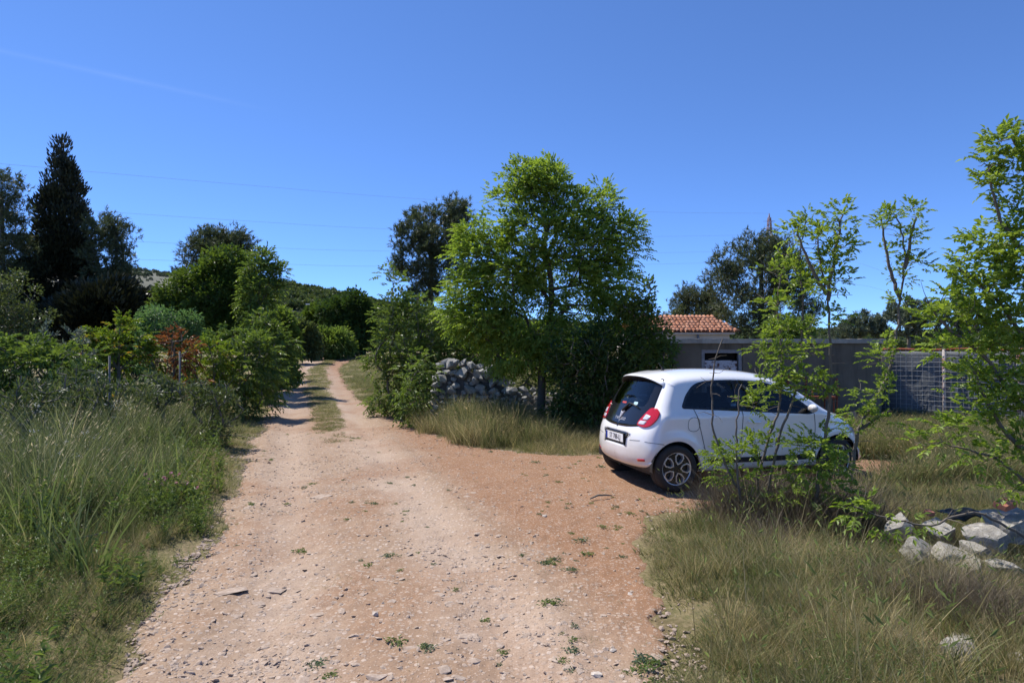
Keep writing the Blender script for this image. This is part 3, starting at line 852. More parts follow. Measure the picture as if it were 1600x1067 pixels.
    # cabin: seats, dash, wheel, parcel shelf
    def seat(x, y, w, back_h, lean=0.2):
        b = MB(); b.box((x, y-w/2, 0.38), (x+0.48, y+w/2, 0.56)); so = b.obj('seat_cushion', M_SEAT, car, True, 0.05)
        b = MB(); M_ = Matrix.Translation((x+0.06, y, 0.52)) @ Matrix.Rotation(-lean, 4, 'Y'); b.box((-0.07, -w/2, 0), (0.07, w/2, back_h), M_); b.obj('seat_backrest', M_SEAT, car, True, 0.05)
        b = MB(); M_ = Matrix.Translation((x+0.06, y, 0.52)) @ Matrix.Rotation(-lean, 4, 'Y'); b.box((-0.055, -0.12, back_h+0.04), (0.045, 0.12, back_h+0.21), M_); b.obj('headrest', M_SEAT, car, True, 0.045)
    for y in (-0.34, 0.34): seat(1.42, y, 0.48, 0.58)
    for y in (-0.33, 0.33): seat(0.66, y, 0.54, 0.48, 0.12)
    b = MB(); b.box((2.32, -0.66, 0.62), (2.86, 0.66, 0.94)); b.obj('dashboard', M_TRIM, car, True, 0.06)
    st = MB(); Mx = Matrix.Translation((2.20, 0.34, 0.93)) @ Matrix.Rotation(R(68), 4, 'Y')
    st.tube([Mx @ Vector((0.18*math.cos(q), 0.18*math.sin(q), 0)) for q in np.linspace(0, 2*math.pi, 25)], 0.014, 6, False); st.obj('steering_wheel', M_PLASTIC, car, True)
    b = MB(); b.box((0.14, -0.58, 0.86), (0.56, 0.58, 0.885)); b.obj('parcel_shelf', M_TRIM, car, False, 0.008)
    b = MB(); b.tube([(0.28, -0.30, 1.11), (0.29, -0.14, 1.115), (0.28, 0.02, 1.125), (0.27, 0.12, 1.13)], [0.015, 0.022, 0.032, 0.022], 8); o_ = b.obj('beige_cloth', M_BEIGE, car, True)
    panel('window_sticker', round_poly([(-0.18, 1.05), (-0.28, 1.05), (-0.28, 1.09), (-0.18, 1.09)], 0.015, 0.01), 'B', M_PALEBLUE, 0.0075, gate_o, rings=(1, .5), edge=False)
    panel('window_sticker', round_poly([(0.14, 1.05), (0.02, 1.05), (0.02, 1.075), (0.14, 1.075)], 0.008, 0.01), 'B', M_REDPAPER, 0.0075, gate_o, rings=(1, .5), edge=False)
    # wheels
    tyre = MB(); RW, HW = 0.297, 0.098
    tyre.lathe([(0.205, -HW*0.95), (0.225, -HW*1.02), (0.262, -HW*1.03), (0.283, -HW*0.93), (0.293, -HW*0.72), (RW, -HW*0.66), (RW, -HW*0.36), (RW-0.008, -HW*0.34), (RW-0.008, -HW*0.26), (RW, -HW*0.24),
                (RW, HW*0.24), (RW-0.008, HW*0.26), (RW-0.008, HW*0.34), (RW, HW*0.36), (RW, HW*0.66), (0.293, HW*0.72), (0.283, HW*0.93), (0.262, HW*1.03), (0.205, HW*0.95)], 56, 'y')
    tyre_me = tyre.mesh('tyre', M_RUBBER, True)
    dish = MB(); dish.lathe([(0.214, -0.085), (0.208, -0.092), (0.196, -0.088), (0.192, -0.066)], 48, 'y'); dish_me = dish.mesh('rim', M_ALLOY, True)
    blk = MB()
    blk.lathe([(0.194, -0.068), (0.188, -0.03), (0.0005, -0.028)], 40, 'y')  # inner barrel coloured black to paint the shade behind the spokes
    blk.lathe([(0.0005, -0.082), (0.040, -0.082), (0.052, -0.072), (0.056, -0.045)], 24, 'y')
    for i in range(5):                                      # black spokes between the loops, flaring to the rim
        q = R(36 + 72*i + 90)
        ca, sa = math.cos(q), math.sin(q)
        def pt(r, w, h): return (r*ca - w*sa, h, r*sa + w*ca)
        V_ = [pt(0.045, -0.026, -0.076), pt(0.045, 0.026, -0.076), pt(0.12, 0.016, -0.078), pt(0.12, -0.016, -0.078), pt(0.193, 0.062, -0.080), pt(0.193, -0.062, -0.080)]
        V2 = [(a, b_ + 0.03, c_) for a, b_, c_ in V_]
        blk.add(V_ + V2, [(0,1,2,3), (3,2,4,5), (6,9,8,7), (9,11,10,8), (0,3,9,6), (1,7,8,2), (3,5,11,9), (2,8,10,4)])
    blk_me = blk.mesh('spokes', M_RIMBLACK, False)
    loop = MB()
    for i in range(5):
        q = R(72*i + 90); ca, sa = math.cos(q), math.sin(q)
        hexo = [(0.046, 0), (0.084, 0.044), (0.150, 0.066), (0.198, 0.040), (0.198, -0.040), (0.150, -0.066), (0.084, -0.044)]
        cc = np.mean(np.array(hexo), 0)
        o0 = len(loop.v)
        for s, h in ((1.0, -0.078), (0.97, -0.090), (0.76, -0.090), (0.70, -0.040)):
            for (r_, w_) in hexo:
                r2, w2 = cc[0] + (r_-cc[0])*s, cc[1] + (w_-cc[1])*s
                loop.v.append((r2*ca - w2*sa, h, r2*sa + w2*ca))
        for i2 in range(3):
            for j in range(7): loop.f.append((o0+i2*7+j, o0+i2*7+(j+1) % 7, o0+(i2+1)*7+(j+1) % 7, o0+(i2+1)*7+j))
    loop_me = loop.mesh('loops', M_ALLOY, False)
    hole_me = MB()  # flat black patches painting the brake's shade inside the loops
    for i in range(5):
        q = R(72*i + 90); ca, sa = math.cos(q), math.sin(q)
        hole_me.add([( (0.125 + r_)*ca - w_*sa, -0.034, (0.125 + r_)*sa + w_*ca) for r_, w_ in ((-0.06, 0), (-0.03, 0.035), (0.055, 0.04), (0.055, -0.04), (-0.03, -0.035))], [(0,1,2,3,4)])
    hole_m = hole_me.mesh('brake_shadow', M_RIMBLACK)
    for cx, sy, turn in ((0.48, -1, 0), (0.48, 1, 0), (2.972, -1, 0.10), (2.972, 1, 0.10)):
        w = obj('wheel', None, car, (cx, sy*0.712, RW - 0.008), (0, R(17), (0 if sy < 0 else math.pi) + turn))
        obj('tyre', tyre_me, w); r_ = obj('rim', dish_me, w)
        obj('spokes', blk_me, w); obj('alloy_loops', loop_me, w); obj('painted_brake_shade', hole_m, w)
    return car

CAR_HEAD = R(16.5)
_f = Vector((math.cos(CAR_HEAD), math.sin(CAR_HEAD), 0)); _l = Vector((-math.sin(CAR_HEAD), math.cos(CAR_HEAD), 0))
CAR_ORG = Vector((2.07, 8.06, 0)) - _f * 0.48 + _l * 0.80
CAR_ORG.z = 0.012
car = build_car(CAR_ORG, CAR_HEAD)
# ------------------------------------------------------------------ buildings, walls and fences
M_CONC = None
def wall_mats():
    g = globals()
    t = NT('weathered_concrete'); p = t.coord()
    n = t.noise(0.8, p, 6, 0.65); f = t.noise(30, p, 5, 0.7)
    mp = t.n.new('ShaderNodeMapping'); mp.inputs['Scale'].default_value = (3.0, 3.0, 0.35); t.link(p, mp.inputs[0])
    st = t.noise(2.0, mp.outputs[0], 5, 0.7)
    c = t.ramp(n, [(0.3, (0.105, 0.088, 0.066)), (0.7, (0.195, 0.165, 0.125))])
    c = t.mix(t.ramp(st, [(0.5, 0.0), (0.72, 0.7)]), c, (0.055, 0.048, 0.040))
    g['M_CONC'] = t.done(t.bsdf(c, 0.93, t.bump(f, 0.5, 0.004), spec=0.15))
    t = NT('pale_concrete_slab'); p = t.coord(); n = t.noise(6, p, 5, 0.7)
    g['M_SLAB'] = t.done(t.bsdf(t.ramp(n, [(0.3, (0.24, 0.21, 0.17)), (0.7, (0.42, 0.38, 0.31))]), 0.95, t.bump(n, 0.6, 0.01), spec=0.1))
    t = NT('peeling_white_paint'); p = t.coord(); n = t.noise(5.5, p, 6, 0.7)
    g['M_PEEL'] = t.done(t.bsdf(t.ramp(n, [(0.40, (0.10, 0.045, 0.035)), (0.47, (0.42, 0.42, 0.45)), (0.75, (0.55, 0.55, 0.58))]), 0.8, t.bump(n, 0.4, 0.01), spec=0.2))
    g['M_GREYWOOD'] = simple('grey_painted_wood', (0.24, 0.24, 0.25), 0.85, var=0.5, nscale=14)
    t = NT('rusty_iron'); p = t.coord(); n = t.noise(9, p, 6, 0.7)
    g['M_RUST'] = t.done(t.bsdf(t.ramp(n, [(0.3, (0.13, 0.035, 0.013)), (0.55, (0.27, 0.085, 0.045)), (0.75, (0.36, 0.16, 0.10))]), 0.85, t.bump(n, 0.5, 0.01), spec=0.2))
    t = NT('rusty_pale_pipe'); p = t.coord(); n = t.noise(4, p, 5, 0.7)
    g['M_RUSTPALE'] = t.done(t.bsdf(t.ramp(n, [(0.42, (0.30, 0.10, 0.06)), (0.5, (0.42, 0.36, 0.32)), (0.7, (0.5, 0.46, 0.42))]), 0.8, spec=0.2))
    g['M_WIRE'] = simple('galvanised_wire', (0.42, 0.42, 0.41), 0.5, metal=0.4, spec=0.4)
    t = NT('blue_grey_sheet'); p = t.coord(); n = t.noise(1.6, p, 5, 0.6)
    g['M_SHEET'] = t.done(t.bsdf(t.mix(n, (0.085, 0.095, 0.108), (0.165, 0.178, 0.192)), 0.75, t.bump(n, 0.5, 0.02), spec=0.2))
    t = NT('terracotta_tile'); p = t.coord(); n = t.noise(3, p, 4)
    c = t.mix(t.orand(), (0.52, 0.22, 0.12), (0.66, 0.34, 0.21)); c = t.mix(t.math('MULTIPLY', n, 0.4), c, (0.30, 0.12, 0.07))
    g['M_TILE'] = t.done(t.bsdf(c, 0.85, spec=0.2))
    g['M_RENDER'] = simple('cream_render', (0.62, 0.55, 0.50), 0.9, var=0.06, nscale=3)
    g['M_WHITEPIPE'] = simple('white_pipe', (0.7, 0.7, 0.7), 0.5)
    g['M_DARK'] = simple('painted_interior_shade', (0.012, 0.012, 0.012), 0.95)
    g['M_BOARD'] = simple('bare_board', (0.30, 0.22, 0.15), 0.9, var=0.3, nscale=20)
    g['M_GREYPOST'] = simple('weathered_post', (0.15, 0.145, 0.14), 0.9, var=0.3, nscale=12)
    g['M_PYLON'] = simple('faded_red_steel', (0.34, 0.24, 0.24), 0.7)
    g['M_CABLE'] = simple('dull_cable', (0.16, 0.19, 0.25), 0.6)
    g['M_BRICK'] = simple('broken_brick', (0.42, 0.17, 0.11), 0.9, var=0.25, nscale=10)
    g['M_TARP'] = simple('black_plastic_sheet', (0.018, 0.018, 0.013), 0.45, var=0.3)
wall_mats()

def build_shed():
    D = 13.4
    x0, x1 = (1052 - 800) / 1000 * D, (1371 - 800) / 1000 * D
    s = thing('concrete_shed', 'low grey concrete shed with flat roof slab behind the white car', 'shed', (x0, D, 0), R(-1.6))
    L = x1 - x0; H = 1.93
    dx0, dx1, dz = (1096 - 1052) / 1000 * D, (1159 - 1052) / 1000 * D, 1.80
    def box(name, a, b, m, par=s, bev=0.004): q = MB(); q.box(a, b); return q.obj(name, m, par, bevel=bev)
    w = obj('facade', None, s)
    box('wall_section', (0, 0, -0.2), (dx0, 0.2, H), M_CONC, w); box('wall_section', (dx1, 0, -0.2), (L, 0.2, H), M_CONC, w)
    box('lintel', (dx0, 0.0, dz), (dx1, 0.2, H), M_CONC, w)
    box('side_wall', (0, 0.2, -0.2), (0.2, 3.4, H), M_CONC); box('side_wall', (L - 0.2, 0.2, -0.2), (L, 3.4, H), M_CONC)
    box('back_wall', (0.2, 3.2, -0.2), (L - 0.2, 3.4, H), M_CONC)
    # slab edge with an uneven broken lip
    q = MB(); n = 40; rs = np.random.RandomState(4)
    for i in range(n + 1):
        x = -0.08 + (L + 0.16) * i / n; e = -0.07 + 0.02 * rs.rand(); zt = H + 0.085 + 0.012 * rs.rand()
        q.v += [(x, e, H - 0.005 * rs.rand()), (x, e + 0.01, zt), (x, 3.5, zt), (x, 3.5, H)]
    for i in range(n):
        a = i*4; b = a + 4
        q.f += [(a, a+1, b+1, b), (a+1, a+2, b+2, b+1), (a+2, a+3, b+3, b+2), (a+3, a, b, b+3)]
    q.f += [(0, 3, 2, 1), (n*4, n*4+1, n*4+2, n*4+3)]
    q.obj('roof_slab', M_SLAB, s)
    d = obj('door', None, s); d['label'] = 'door with dark upper opening and peeling white lower panel'
    box('frame', (dx0, 0.03, -0.1), (dx0 + 0.07, 0.14, dz), M_GREYWOOD, d); box('frame', (dx1 - 0.07, 0.03, -0.1), (dx1, 0.14, dz), M_GREYWOOD, d)
    box('frame', (dx0 + 0.07, 0.03, dz - 0.075), (dx1 - 0.07, 0.14, dz), M_GREYWOOD, d)
    box('lower_panel', (dx0 + 0.085, 0.08, 0.0), (dx1 - 0.085, 0.12, 1.57), M_PEEL, d)
    box('opening', (dx0 + 0.072, 0.26, 0.0), (dx1 - 0.072, 0.30, dz - 0.08), M_DARK, d)  # near-black board stands in for the shade inside the shed
    return s
shed = build_shed()

def build_house():
    D = 27.0
    X = lambda px: (px - 800) / 1000 * D
    Zp = lambda py: CAM_H - (py - HORIZON) / 1000 * D
    x0, x1 = X(985), X(1154); ze, zr = Zp(518.5), Zp(492.5)
    h = thing('tiled_house', 'house with orange clay tiled hip roof and cream wall behind the shed', 'house', (x0, D, 0), 0)
    L = x1 - x0; depth = 5.0; run = 1.55
    q = MB(); q.box((0.25, 0.3, 0), (L - 0.28, depth, ze - 0.02)); q.obj('wall', M_RENDER, h)
    q = MB(); q.box((0.1, 0.08, ze - 0.10), (L - 0.12, depth, ze - 0.03)); q.obj('eaves_board', M_RENDER, h)
    q = MB(); q.tube([(X(1093) - x0, 0.2, 0.6), (X(1093) - x0, 0.2, ze - 0.1)], 0.05, 8); q.obj('drainpipe', M_GREYWOOD, h, True)
    q = MB()
    hip = X(1127) - x0                   # ridge ends here, hip runs to the eaves corner
    q.v = [(0, 0, ze), (L, 0, ze), (hip, run, zr - 0.03), (0, run, zr - 0.03), (L, 2*run, ze), (0, 2*run, ze)]
    q.f = [(0, 1, 2, 3), (1, 4, 2), (3, 2, 4, 5)]
    roof = q.obj('roof', M_TILE, h)
    # half-round tiles, each its own piece
    t = MB(); k = 7; a0 = 0.085; a1 = 0.070
    for (yy, r, up) in ((0, a0, 0.025), (0.36, a1, 0.0)):
        for j in range(k):
            an = math.pi * j / (k - 1); t.v.append((r * math.cos(an), yy, up + r * 0.75 * math.sin(an)))
    for j in range(k - 1): t.f.append((j, j+1, k+j+1, k+j))
    for j in range(k):
        an = math.pi * j / (k - 1); t.v.append((a0*0.82 * math.cos(an), 0, 0.025 + a0*0.75*0.75 * math.sin(an)))
    for j in range(k - 1): t.f.append((2*k+j, 2*k+j+1, j+1, j))
    tm = t.mesh('tile', M_TILE, True)
    slope = math.atan2(zr - ze, run); slen = math.hypot(run, zr - ze); rs = np.random.RandomState(3)
    pitch = 0.175; rows = int(slen / 0.29)
    for i in range(int(L / pitch) + 1):
        x = 0.1 + i * pitch
        for r in range(rows + 1):
            s_ = r * 0.29; y = s_ * math.cos(slope); z = ze + s_ * math.sin(slope)
            lim = L if False else hip + (L - hip) * (1 - y / run)
            if x > lim + 0.02 or y > run - 0.1: continue
            obj('tile', tm, roof, (x + 0.012*rs.randn(), y - 0.03, z + 0.012), (slope + 0.02*rs.randn(), 0, 0.03*rs.randn()))
    rp = MB()
    rp_m = tm
    nr = int(hip / 0.30)
    for i in range(nr): obj('ridge_tile', tm, roof, (0.1 + i*0.30, run, zr - 0.03), (0.03*rs.randn(), 0, R(-90)))
    hl = math.sqrt((L - hip)**2 + run**2 + (zr - ze)**2); dirh = Vector((hip - L, run, zr - ze - 0.03)); n = int(hl / 0.30)
    for i in range(n):
        p = Vector((L, 0, ze + 0.01)) + dirh * (i / n); e = dirh.to_track_quat('Y', 'Z').to_euler(); obj('ridge_tile', tm, roof, p, e)
    return h
house = build_house()

def build_mesh_fence():
    A = Vector((7.95, 13.9, 0)); B = Vector((10.4, 11.2, 0)); 
    f = thing('wire_mesh_fence', 'welded wire mesh fence backed with grey sheet, rusty top rail and post', 'fence', A, math.atan2(B.y - A.y, B.x - A.x))
    L = (B - A).length; H = 1.80
    def zt(x): return H
    q = MB(); q.tube([(x, 0, H + 0.012*math.sin(x*5)) for x in np.linspace(0, L, 14)], 0.024, 6); q.obj('top_rail', M_RUST, f, True)
    for x in (0.03, 1.22, 2.42, L - 0.05):
        q = MB(); q.tube([(x, 0, -0.2), (x, 0, H + 0.03)], 0.032, 8); q.obj('post', M_RUSTPALE, f, True)
    # mesh wires: each a piece, sharing data
    vm = MB(); vm.tube([(0, 0, 0.0), (0.004, 0.004, 0.6), (-0.004, 0, 1.2), (0, 0, H)], 0.0034, 4, False); vme = vm.mesh('wire', M_WIRE)
    rs = np.random.RandomState(8); n = int(L / 0.10)
    for i in range(n): obj('wire', vme, f, (0.05 + i*0.10 + 0.006*rs.randn(), -0.036, 0), (0, 0.008*rs.randn(), rs.rand()*6))
    for j in range(18):
        z = 0.06 + j*0.099; q = MB(); q.tube([(x, -0.042 + 0.008*rs.randn(), z + 0.008*rs.randn()) for x in np.linspace(0, L, 16)], 0.0034, 4, False); q.obj('wire', M_WIRE, f)
    # sheeting, sagging between the posts
    xs = np.linspace(0, L, 60); zs = np.linspace(0.0, H - 0.04, 24); Xg, Zg = np.meshgrid(xs, zs)
    Yg = 0.05 + 0.05*vnoise(Xg, Zg, 2.2, 3, 9) + 0.02*np.sin(Xg*9 + Zg*2)
    V = np.stack([Xg, Yg, Zg], -1).reshape(-1, 3); i, j = np.meshgrid(np.arange(23), np.arange(59), indexing='ij')
    F = np.stack([i*60+j, i*60+j+1, (i+1)*60+j+1, (i+1)*60+j], -1).reshape(-1, 4)
    so = obj('sheet', mesh_np('sheet', V, F, M_SHEET, True), f); md = so.modifiers.new('thick', 'SOLIDIFY'); md.thickness = 0.004
    return f
mesh_fence = build_mesh_fence()

def build_rack():
    D = 13.02
    p = at(1222, 620, D)
    r = thing('rusty_frame', 'rusty red iron cart frame standing against the grey shed', 'metal frame', (p.x, D, 0), R(-4))
    w = 1.25
    def bar(name, pts, rad=0.017): q = MB(); q.tube(pts, rad, 6); q.obj(name, M_RUST, r, True)
    zt = CAM_H - (619 - HORIZON)/1000*D; zu = CAM_H - (588 - HORIZON)/1000*D
    q = MB(); q.box((0.1, -0.25, zt - 0.03), (0.95, 0.25, zt + 0.02)); q.obj('deck', M_RUST, r, bevel=0.006)
    for x in (0.12, 0.92):
        for y in (-0.22, 0.22): bar('leg', [(x, y, 0), (x, y, zt - 0.02)])
    for x in (0.05, 0.22, 0.58, 1.20): bar('upright', [(x, 0.30, 0.0), (x, 0.30, zu + 0.05*math.sin(x*9))], 0.02)
    bar('cross_bar', [(0.05, 0.33, zu - 0.05), (0.6, 0.33, zu - 0.03)]); bar('cross_bar', [(0.05, 0.26, zu - 0.22), (1.25, 0.26, zu - 0.24)])
    bar('handle', [(0.52, -0.2, zt), (0.52, -0.2, zt + 0.17)], 0.014)
    return r
build_rack()
def leaning_board(name, label, px, py0, py1, d, lean, w):
    a = at(px, py1, d); h = max(0.5, a.z + 0.1)
    q = MB(); q.box((-w/2, -0.012, 0), (w/2, 0.012, h)); o = q.obj(name, M_BOARD, None, bevel=0.002)
    o.location = (a.x, d, 0.0); o.rotation_euler = (R(-14), R(lean), R(6)); tag(o, label, 'board'); return o
leaning_board('wooden_board', 'pale bare board leaning against the shed, right of the rusty frame', 1347, 690, 650, 12.2, -12, 0.16)

def build_stone_wall():
    D = 15.0
    x0, x1 = -1.80, 1.6
    w = thing('dry_stone_wall', 'tumbled dry stone wall of grey limestone under the leafy ash tree', 'stone wall', (x0, D, 0), R(-3))
    ms = [hull_stone(100 + i, 18, 0.62) for i in range(10)]
    for m in ms: m.materials.append(M_LIME)
    rs = np.random.RandomState(11); n = 0
    def top(x): return np.interp(x, [0, 0.12, 0.55, 0.95, 1.3, 1.7, 2.2, 3.5], [1.30, 1.50, 1.47, 1.36, 1.22, 0.98, 0.86, 0.76])
    L = x1 - x0
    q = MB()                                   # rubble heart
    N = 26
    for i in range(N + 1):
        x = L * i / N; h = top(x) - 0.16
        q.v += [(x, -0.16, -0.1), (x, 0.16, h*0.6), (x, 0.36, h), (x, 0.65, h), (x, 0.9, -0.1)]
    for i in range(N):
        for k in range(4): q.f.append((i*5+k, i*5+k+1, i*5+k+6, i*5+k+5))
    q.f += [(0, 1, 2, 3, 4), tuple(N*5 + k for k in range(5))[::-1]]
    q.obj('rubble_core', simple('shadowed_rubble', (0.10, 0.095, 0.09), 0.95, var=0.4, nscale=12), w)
    z = 0.02; row = 0
    while z < 1.62 and n < 296:
        sz = 0.13 + 0.08 * (z > 0.75) + 0.08 * (z > 1.1)
        x = -0.05 + 0.07 * (row % 2)
        while x < L and n < 296:
            s = sz * (0.65 + 0.9 * rs.rand() ** 1.5)
            tz = top(np.clip(x, 0, L))
            if z < tz - 0.02 and not (x > 2.6 and rs.rand() < 0.4):
                big = 1.2 if z > tz - 0.34 and x < 2.0 else 1.0
                o = obj('stone', ms[rs.randint(10)], w, (x, -0.18 + 0.42 * z + 0.05 * rs.randn(), z + 0.03*rs.randn()),
                    (0.35*rs.randn(), 0.35*rs.randn(), rs.rand()*6.28), (s*0.62*big, s*0.60*big, s*0.62*big)); n += 1
            x += s * 0.98
        z += sz * 0.62; row += 1
    # cap stones
    for i in range(10):
        x = 0.05 + i * 0.19; s = 0.13 + 0.10*rs.rand()
        obj('stone', ms[rs.randint(10)], w, (x, 0.46 + 0.05*rs.randn(), top(x) + 0.03), (0.25*rs.randn(), 0.25*rs.randn(), rs.rand()*6), (s, s*0.85, s*0.75))
    return w
stone_wall = build_stone_wall()

# boundary wall lit through the shade left of the shed (mostly hidden by shrubs)
def build_plank_fence():
    D = 13.6
    f = thing('plank_fence', 'old grey plank fence half hidden by shrubs left of the shed', 'fence', (1.95, D, 0), R(2))
    rs = np.random.RandomState(2)
    for i in range(13):
        q = MB(); h = 1.55 + 0.14*rs.rand(); q.box((0, 0, 0), (0.105, 0.022, h)); o = q.obj('plank', M_GREYPOST, f, bevel=0.003)
        o.location = (i*0.115, 0.012*rs.randn(), 0); o.rotation_euler = (0.01*rs.randn(), 0.02*rs.randn(), 0)
    q = MB(); q.box((-0.02, 0.05, 0.45), (1.5, 0.10, 0.53)); q.obj('rail', M_GREYPOST, f); q = MB(); q.box((-0.02, 0.05, 1.15), (1.5, 0.10, 1.23)); q.obj('rail', M_GREYPOST, f)
build_plank_fence()

# fence posts in the left-hand scrub
for (px, pt, d, lab) in ((171, 556, 11.5, 'thin grey fence post standing in tall grass below the yellow-green shrub'), (281, 549, 12.5, 'thin grey fence post standing beside the rusty red shrub')):
    a = at(px, pt, d); q = MB(); q.tube([(0, 0, -0.1), (0.01, 0, 0.8), (-0.005, 0.01, a.z)], [0.021, 0.019, 0.017], 7)
    o = q.obj('fence_post', M_GREYPOST, None, True); o.location = (a.x, d, 0); tag(o, lab, 'post', 'posts in the scrub')

# far lamp post above the bushes
a = at(490.5, 482, 75); lp = thing('street_lamp', 'far small white street lamp rising above the roadside bushes', 'street lamp', (a.x, 75, 1.0))
q = MB(); q.tube([(0, 0, 0), (0, 0, 5.9)], [0.09, 0.06], 8); q.obj('pole', M_WHITEPIPE, lp, True)
q = MB(); q.tube([(0, 0, 5.9), (-0.25, 0, 6.05), (-0.55, 0, 6.08)], 0.05, 6); q.obj('arm', M_WHITEPIPE, lp, True)
q = MB(); q.box((-0.95, -0.14, 6.02), (-0.5, 0.14, 6.16)); q.obj('lamp_head', M_WHITEPIPE, lp, bevel=0.03)

# pylon and power lines
def build_pylon():
    D = 150.0; top = at(1203, 333, D)
    p = thing('power_pylon', 'faded red steel lattice pylon rising behind the pine trees', 'pylon', (top.x, D, 0))
    H = top.z; q = MB(); w0, w1 = 2.6, 0.25
    lev = np.concatenate([np.linspace(0, H*0.72, 8), np.linspace(H*0.78, H - 1, 7)])
    W = lambda z: np.interp(z, [0, H*0.72, H - 1], [w0, 0.75, w1])
    cs = ((1, 1), (-1, 1), (-1, -1), (1, -1))
    for a, b in zip(lev[:-1], lev[1:]):
        for i, (sx, sy) in enumerate(cs):
            tx, ty = cs[(i+1) % 4]
            q.tube([(sx*W(a), sy*W(a), a), (sx*W(b), sy*W(b), b)], 0.085, 4)
            q.tube([(sx*W(a), sy*W(a), a), (tx*W(b), ty*W(b), b)], 0.05, 4)
            q.tube([(tx*W(a), ty*W(a), a), (sx*W(b), sy*W(b), b)], 0.05, 4)
    q.tube([(0, 0, H - 1), (0, 0, H)], [0.25, 0.08], 5)
    q.obj('lattice', M_PYLON, p)
    for i, (z, w) in enumerate(((H - 5.6, 1.4), (H - 3.7, 1.1), (H - 1.9, 0.7))):
        for s in (-1, 1):
            q = MB(); q.tube([(0, 0, z + 0.35), (s*(w + 0.8), 0, z), (0, 0, z - 0.1)], 0.07, 4); q.obj('cross_arm', M_PYLON, p)
    return p
build_pylon()
def cable(name, pts, label, r=0.014):
    """pts: pixel x, pixel y, distance"""
    P = np.array([at(*p)[:] for p in pts]); P = resample(catmull(P, 14, False), 3.0, False)
    q = MB(); q.tube([Vector(p) for p in P], r, 4); o = q.obj(name, M_CABLE); tag(o, label, 'cable', 'overhead power lines'); return o
cable('power_line', [(-60, 250, 70), (145, 268, 82), (400, 290, 98), (650, 310, 115), (1000, 330, 138), (1203, 333, 150)], 'topmost of the thin overhead power lines crossing the left sky')
cable('power_line', [(-60, 316, 70), (170, 331, 84), (400, 346, 98), (620, 358, 113), (1000, 369, 137), (1195, 366, 150)], 'second overhead power line from the top, crossing beside the dark conifer', 0.013)
cable('power_line', [(-60, 366, 72), (205, 377, 88), (400, 386, 100), (600, 392, 113), (1000, 395, 138), (1190, 391, 150)], 'third overhead power line from the top, left of the green oak', 0.013)
cable('power_line', [(-60, 397, 72), (205, 405, 88), (400, 411, 100), (610, 416, 113), (1000, 413, 138), (1190, 408, 150)], 'lowest of the overhead power lines on the left', 0.013)
cable('power_line', [(1203, 345, 150), (1320, 402, 135), (1390, 428, 125), (1700, 560, 105)], 'upper power line running down right of the pylon', 0.013)
cable('power_line', [(1203, 378, 150), (1320, 438, 135), (1390, 457, 125), (1700, 575, 105)], 'lower power line running down right of the pylon', 0.013)
# ------------------------------------------------------------------ trees and shrubs
def grow(trunk, targets, alpha=0.35, seg=0.3, bow=0.08, rs=None, up_pen=0.8):
    """connect targets to a trunk the way branches would; returns nodes, parent, is_target"""
    nmax = 60000
    N = np.zeros((nmax, 3)); par = np.full(nmax, -1, int); pl = np.zeros(nmax); tg = np.zeros(nmax, bool)
    n = 0
    for i, p in enumerate(trunk):
        N[n] = p; par[n] = n - 1; pl[n] = 0 if i == 0 else pl[n-1] + np.linalg.norm(N[n] - N[n-1]); n += 1
    T = np.asarray(targets); tr = np.asarray(trunk)
    d0 = np.min(np.linalg.norm(T[:, None] - tr[None], axis=2), 1)
    for i in np.argsort(d0):
        p = T[i]; dv = p - N[:n]; d = np.linalg.norm(dv, axis=1)
        cost = d + alpha * pl[:n] + up_pen * np.maximum(0, -dv[:, 2] - 0.15 * d)
        if len(tr) > 2: cost[0] += 3.0
        j = int(np.argmin(cost)); L = d[j]; k = max(1, int(math.ceil(L / seg)))
        off = rs.normal(size=3) * bow * L; off[2] += bow * L * 0.8; prev = j; a = N[j].copy()
        for q in range(1, k + 1):
            t = q / k; N[n] = a + (p - a) * t + off * (4 * t * (1 - t)) * 0.5 * (q < k)
            par[n] = prev; pl[n] = pl[prev] + np.linalg.norm(N[n] - N[prev]); prev = n; n += 1
            if n >= nmax - 2: break
        tg[prev] = True
    return N[:n], par[:n], tg[:n]
def radii(N, par, tg, tip=0.006, expo=2.3):
    w = tg.astype(float) + 1e-3
    for i in range(len(N) - 1, 0, -1): w[par[i]] += w[i]
    return tip * np.maximum(w, 0.6) ** (1 / expo)
